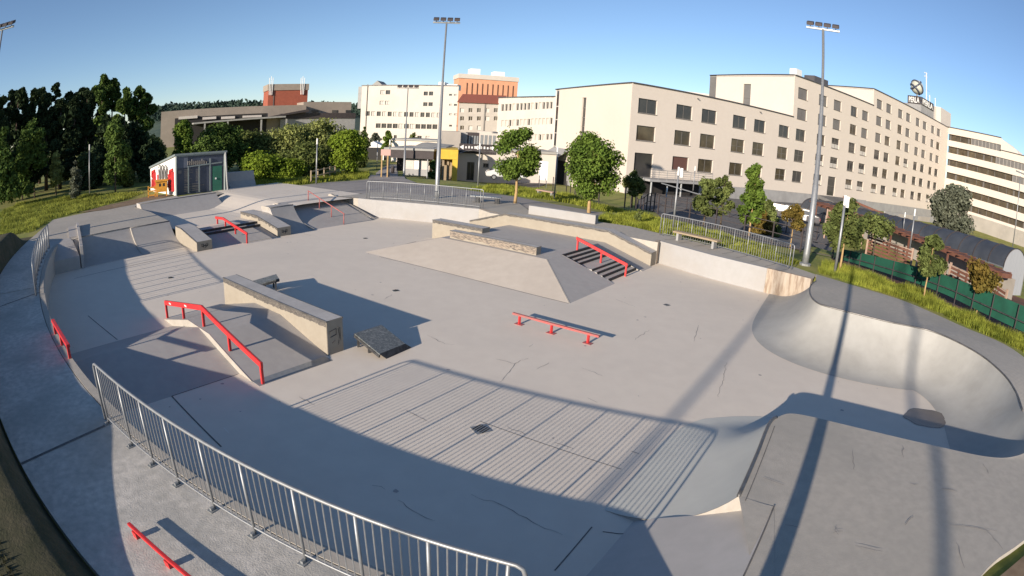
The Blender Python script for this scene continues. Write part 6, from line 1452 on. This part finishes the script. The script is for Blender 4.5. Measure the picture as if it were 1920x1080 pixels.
ptree('hedge_bush', 'long dark bush along the car park before the parked cars', 1440, 405, 50, 1432, 372, 402, 60, 1100, .4, M['leafdull'], shape='bush', trunk=False)
ptree('hedge_bush', 'low reddish bush in the car park behind the slender tree', 1430, 425, 44, 1436, 396, 425, 44, 700, .35, M['leafrust'], shape='bush', trunk=False)
# willows and bushes behind the shed
W_ = 'willows and bushes behind the shed'
for kind, lab, x, d, top, bot, wd, n, ls, lm, sh in (
    ('willow_bush', 'yellow olive bush between the dense wood and the shed', 284, 62, 250, 345, 54, 2600, .42, 'leafwillow', 'bush'),
    ('broadleaf_tree', 'dark green tree rising directly behind the shed', 345, 60, 224, 330, 66, 3000, .42, 'leafpark', 'cone'),
    ('broadleaf_tree', 'dark broad tree behind the green door end of the shed', 418, 62, 232, 335, 84, 3600, .42, 'leafoak', 'round'),
    ('broadleaf_tree', 'mid green tree filling the gap beside the shed door', 392, 58, 252, 335, 60, 2200, .4, 'leafoak', 'bush'),
    ('willow_bush', 'pale willow between the dark tree and the taller willows', 470, 66, 244, 345, 76, 3200, .42, 'leafdull', 'bush'),
    ('willow_bush', 'tall pale willow under the brick tower', 540, 66, 232, 345, 90, 3800, .42, 'leafwillow', 'bush'),
    ('willow_bush', 'tallest pale willow behind the slim lamp post', 602, 68, 222, 340, 84, 3800, .42, 'leafwillow', 'bush'),
    ('willow_bush', 'shaded green willow behind the wooden handrail', 570, 58, 268, 345, 86, 2400, .4, 'leafdull', 'bush'),
    ('hazel_bush', 'bright yellow green bush in front of the dark trees', 492, 52, 290, 352, 80, 3400, .32, 'leafbright', 'bush'),
    ('hazel_bush', 'smaller bright green bush beside the bright yellow green one', 540, 52, 300, 352, 56, 2200, .32, 'leafbright', 'bush'),
    ('broadleaf_tree', 'bright green tree on a bare trunk by the hillock path', 650, None, 246, 318, 66, 3200, .36, 'leafbright', 'round'),
    ('willow_bush', 'grey green bush at the foot of the office block', 676, 84, 246, 300, 30, 1000, .5, 'leafdull', 'bush')):
    ptree(kind, lab, x, 329 if d is None else 345, d, x, top, bot, wd*1.22, int(n*1.7), ls*.85, M[lm], group=W_, shape=sh, trunk=(sh != 'bush'), nb=26)
# small trees in the left grass
for kind, lab, x, y, d, cx_, top, bot, wd, n, ls, lm, sh in (
    ('broadleaf_tree', 'dense conical tree on the lawn between lamp post and shed', 216, 361, None, 220, 222, 340, 84, 4200, .34, 'leafoak', 'cone'),
    ('willow_bush', 'small pale grey green tree with thin stem before the pines', 105, 366, None, 112, 284, 345, 42, 1500, .26, 'leafwillow', 'cone'),
    ('willow_bush', 'small grey bush between the pale tree and the lamp post', 142, 345, 47, 142, 300, 345, 30, 900, .26, 'leafgrey', 'bush'),
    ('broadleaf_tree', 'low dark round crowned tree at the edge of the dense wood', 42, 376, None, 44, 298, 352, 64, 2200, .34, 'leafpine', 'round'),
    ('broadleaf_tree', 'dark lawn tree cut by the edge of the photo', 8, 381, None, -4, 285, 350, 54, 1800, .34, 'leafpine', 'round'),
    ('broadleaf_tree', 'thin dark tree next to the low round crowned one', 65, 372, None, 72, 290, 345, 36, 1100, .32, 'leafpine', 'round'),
    ('shrub', 'dark green shrub against the graffiti end of the shed', 240, 352, 52, 246, 318, 350, 34, 1100, .3, 'leafdull', 'bush'),
    ('shrub', 'tall green shrub in the wood edge behind the pale small tree', 60, 345, 52, 62, 222, 345, 70, 2400, .4, 'leafoak', 'bush'),
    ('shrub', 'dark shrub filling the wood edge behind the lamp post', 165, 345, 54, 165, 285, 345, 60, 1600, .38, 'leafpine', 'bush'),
    ('shrub', 'dark shrub mass at the wood edge behind the lawn trees', 8, 345, 50, 12, 235, 350, 60, 2000, .42, 'leafoak', 'bush')):
    ptree(kind, lab, x, y, d, cx_, top, bot, wd, n, ls, M[lm], shape=sh, trunk=(sh != 'bush'), nb=18, tr=.07 if sh != 'bush' else None)
# the dense pine wood: three ranks
skyl = [(-120, 150), (-60, 160), (0, 170), (20, 163), (45, 170), (60, 154), (80, 160), (92, 152), (112, 176), (130, 166), (150, 163), (168, 160), (186, 137), (205, 146), (225, 148), (245, 152), (262, 160), (276, 178), (288, 205)]
def sk(x):
    for (a, b), (c, d) in zip(skyl, skyl[1:]):
        if a <= x <= c: return b+(d-b)*(x-a)/(c-a)
    return 170
ordn = ['first', 'second', 'third', 'fourth', 'fifth', 'sixth', 'seventh', 'eighth', 'ninth', 'tenth', 'eleventh', 'twelfth', 'thirteenth', 'fourteenth']
def wood(xs, d, dy, kind, rank, lm, wd, shape, z0, n):
    for i, x in enumerate(xs):
        b = at(x, 300, d+rt.uniform(-3, 3)); jx = x+rt.uniform(-4, 4); h, r = size(b, jx, sk(jx)+dy+rt.uniform(-4, 15), wd*rt.uniform(.62, 1.05))
        tree(kind, {'front': 'tall dark pine with bare trunk in the front rank of the dense wood', 'back': 'tall dark pine at the back of the dense wood', 'right': 'tall leafy oak at the shed end of the dense wood', 'low front': 'lower dark oak leaning out of the dense wood above the lawn'}[rank], b, h, r, z0*rt.uniform(.85, 1.1), n, .62, M[lm], shape=shape, nb=16, bark=M['barkp'], tr=.20, group=rank+' trees of the dense wood')
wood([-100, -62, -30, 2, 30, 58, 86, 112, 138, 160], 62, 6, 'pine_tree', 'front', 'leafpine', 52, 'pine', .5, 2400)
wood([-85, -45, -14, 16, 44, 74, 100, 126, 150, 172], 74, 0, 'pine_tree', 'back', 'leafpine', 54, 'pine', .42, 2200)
wood([188, 208, 232, 256, 272], 72, 2, 'oak_tree', 'right', 'leafoak', 62, 'round', .30, 3000)
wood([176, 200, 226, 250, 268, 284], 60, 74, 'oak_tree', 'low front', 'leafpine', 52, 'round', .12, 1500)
for i in range(15):
    x = -70+i*25+rt.uniform(-6, 6); b = at(x, 320, 57+rt.uniform(-2, 2)+(i % 2)*9); h, r = size(b, x, 252+rt.uniform(-14, 20), 52)
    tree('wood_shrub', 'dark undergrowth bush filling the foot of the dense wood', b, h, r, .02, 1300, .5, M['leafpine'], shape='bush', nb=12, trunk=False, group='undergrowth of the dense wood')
# ------------------------------------------------------------------ hills and far woods
hm = MB(); rows = []
pr_ = [(255, 225), (290, 206), (310, 198), (340, 195), (400, 193), (440, 190), (500, 192), (560, 196), (600, 194), (640, 196), (680, 198), (760, 200)]
q = []
for x, y in pr_:
    v = ray(x, y); d = 700; k = d/math.hypot(v.x, v.y); q.append(Vector((v.x*k, v.y*k, CAMZ+v.z*k-7)))
q = catmull(q, 5)
fr_ = [Vector((p.x*.55, p.y*.55, -8)) for p in q]; bk2 = [Vector((p.x*1.6, p.y*1.6, p.z*.8)) for p in q]
midr = [a.lerp(b, .5)+Vector((0, 0, (b.z-a.z)*.12)) for a, b in zip(fr_, q)]
hm.loft([fr_, midr, q, bk2]); hl = hm.build('hills', M['hill'], kind='structure', smooth=True, recalc=False)
fm = MB()
for p, pm in zip(q, midr):
    for k in range(90):
        f = rt.random()**.5; c = pm.lerp(p, f)+Vector((rt.uniform(-14, 14), rt.uniform(-14, 14), rt.uniform(0, 9)*(.4+.6*f)))
        leaf(fm, c, rt.uniform(3.5, 7), (rdir()+Vector((0, -.6, .4))).normalized())
fo = fm.build('far_woods', leafmat('leaf_far', (.075, .105, .075), (.045, .075, .062), .03, .1), merge=False, recalc=False); fo['kind'] = 'stuff'
# ------------------------------------------------------------------ grass
gb_ = MB()
def blade(mb, p, h, wd, lean=.4):
    a = rt.uniform(0, 6.28); s = Vector((math.cos(a), math.sin(a), 0))*wd; l = Vector((rt.uniform(-1, 1), rt.uniform(-1, 1), 0))*lean*h
    i = len(mb.v); mb.v += [p-s, p+s, p+l+Vector((0, 0, h))]; mb.f.append((i, i+1, i+2))
def tufts(poly, n, h0, h1, wd, mb, hf=None):
    hf = hf or Hs
    xs = [p.x for p in poly]; ys = [p.y for p in poly]; k = 0; tr_ = 0
    while k < n and tr_ < n*30:
        tr_ += 1; x, y = rt.uniform(min(xs), max(xs)), rt.uniform(min(ys), max(ys))
        if not inpoly(x, y, poly): continue
        k += 1; z = hf(x, y)
        dens = .5+.5*math.sin(x*1.7+math.sin(y*1.3)*2)
        for _ in range(4): blade(mb, Vector((x+rt.uniform(-.12, .12), y+rt.uniform(-.12, .12), z-.02)), rt.uniform(h0, h1)*(.6+.6*dens), wd)
strip_ = [G(1535, 512, .95), G(1600, 532, .95), G(1700, 562, .95), G(1800, 606, .95), G(1900, 650, .95), G(1985, 700, .95), G(2000, 688, .8), G(1900, 632, .8), G(1800, 586, .8), G(1700, 542, .8), G(1600, 509, .8), G(1545, 495, .8)]
tufts(strip_, 6500, .12, .42, .018, gb_)
tufts([G(1120, 414), G(1238, 436), G(1470, 500), G(1500, 494), G(1420, 462), G(1300, 425), G(1200, 402), G(1130, 404)], 7000, .10, .34, .02, gb_)
tufts([G(880, 356), G(960, 366), G(1060, 380), G(1140, 398), G(1180, 398), G(1090, 375), G(1010, 356), G(940, 349)], 4500, .12, .36, .03, gb_)
tufts([G(450, 352), G(560, 347), G(690, 334), G(690, 322), G(640, 326), G(560, 338), G(470, 344)], 3000, .15, .45, .035, gb_)
gs = gb_.build('grass', M['blade'], merge=False, recalc=False); gs['kind'] = 'stuff'
gl_ = MB()
tufts([G(0, 445, 1), G(0, 400, 1.2), G(40, 380, 1.3), G(160, 366, 1.3), G(270, 362, 1.1), G(240, 374, 1.05), G(150, 398, 1.0), G(100, 411, 1.0), G(60, 435, 1.0)], 7000, .08, .28, .028, gl_)
gg = gl_.build('grass', leafmat('grass_blade_left', (.44, .47, .10), (.29, .32, .065), .5, .35), merge=False, recalc=False); gg['kind'] = 'stuff'
gd = MB()
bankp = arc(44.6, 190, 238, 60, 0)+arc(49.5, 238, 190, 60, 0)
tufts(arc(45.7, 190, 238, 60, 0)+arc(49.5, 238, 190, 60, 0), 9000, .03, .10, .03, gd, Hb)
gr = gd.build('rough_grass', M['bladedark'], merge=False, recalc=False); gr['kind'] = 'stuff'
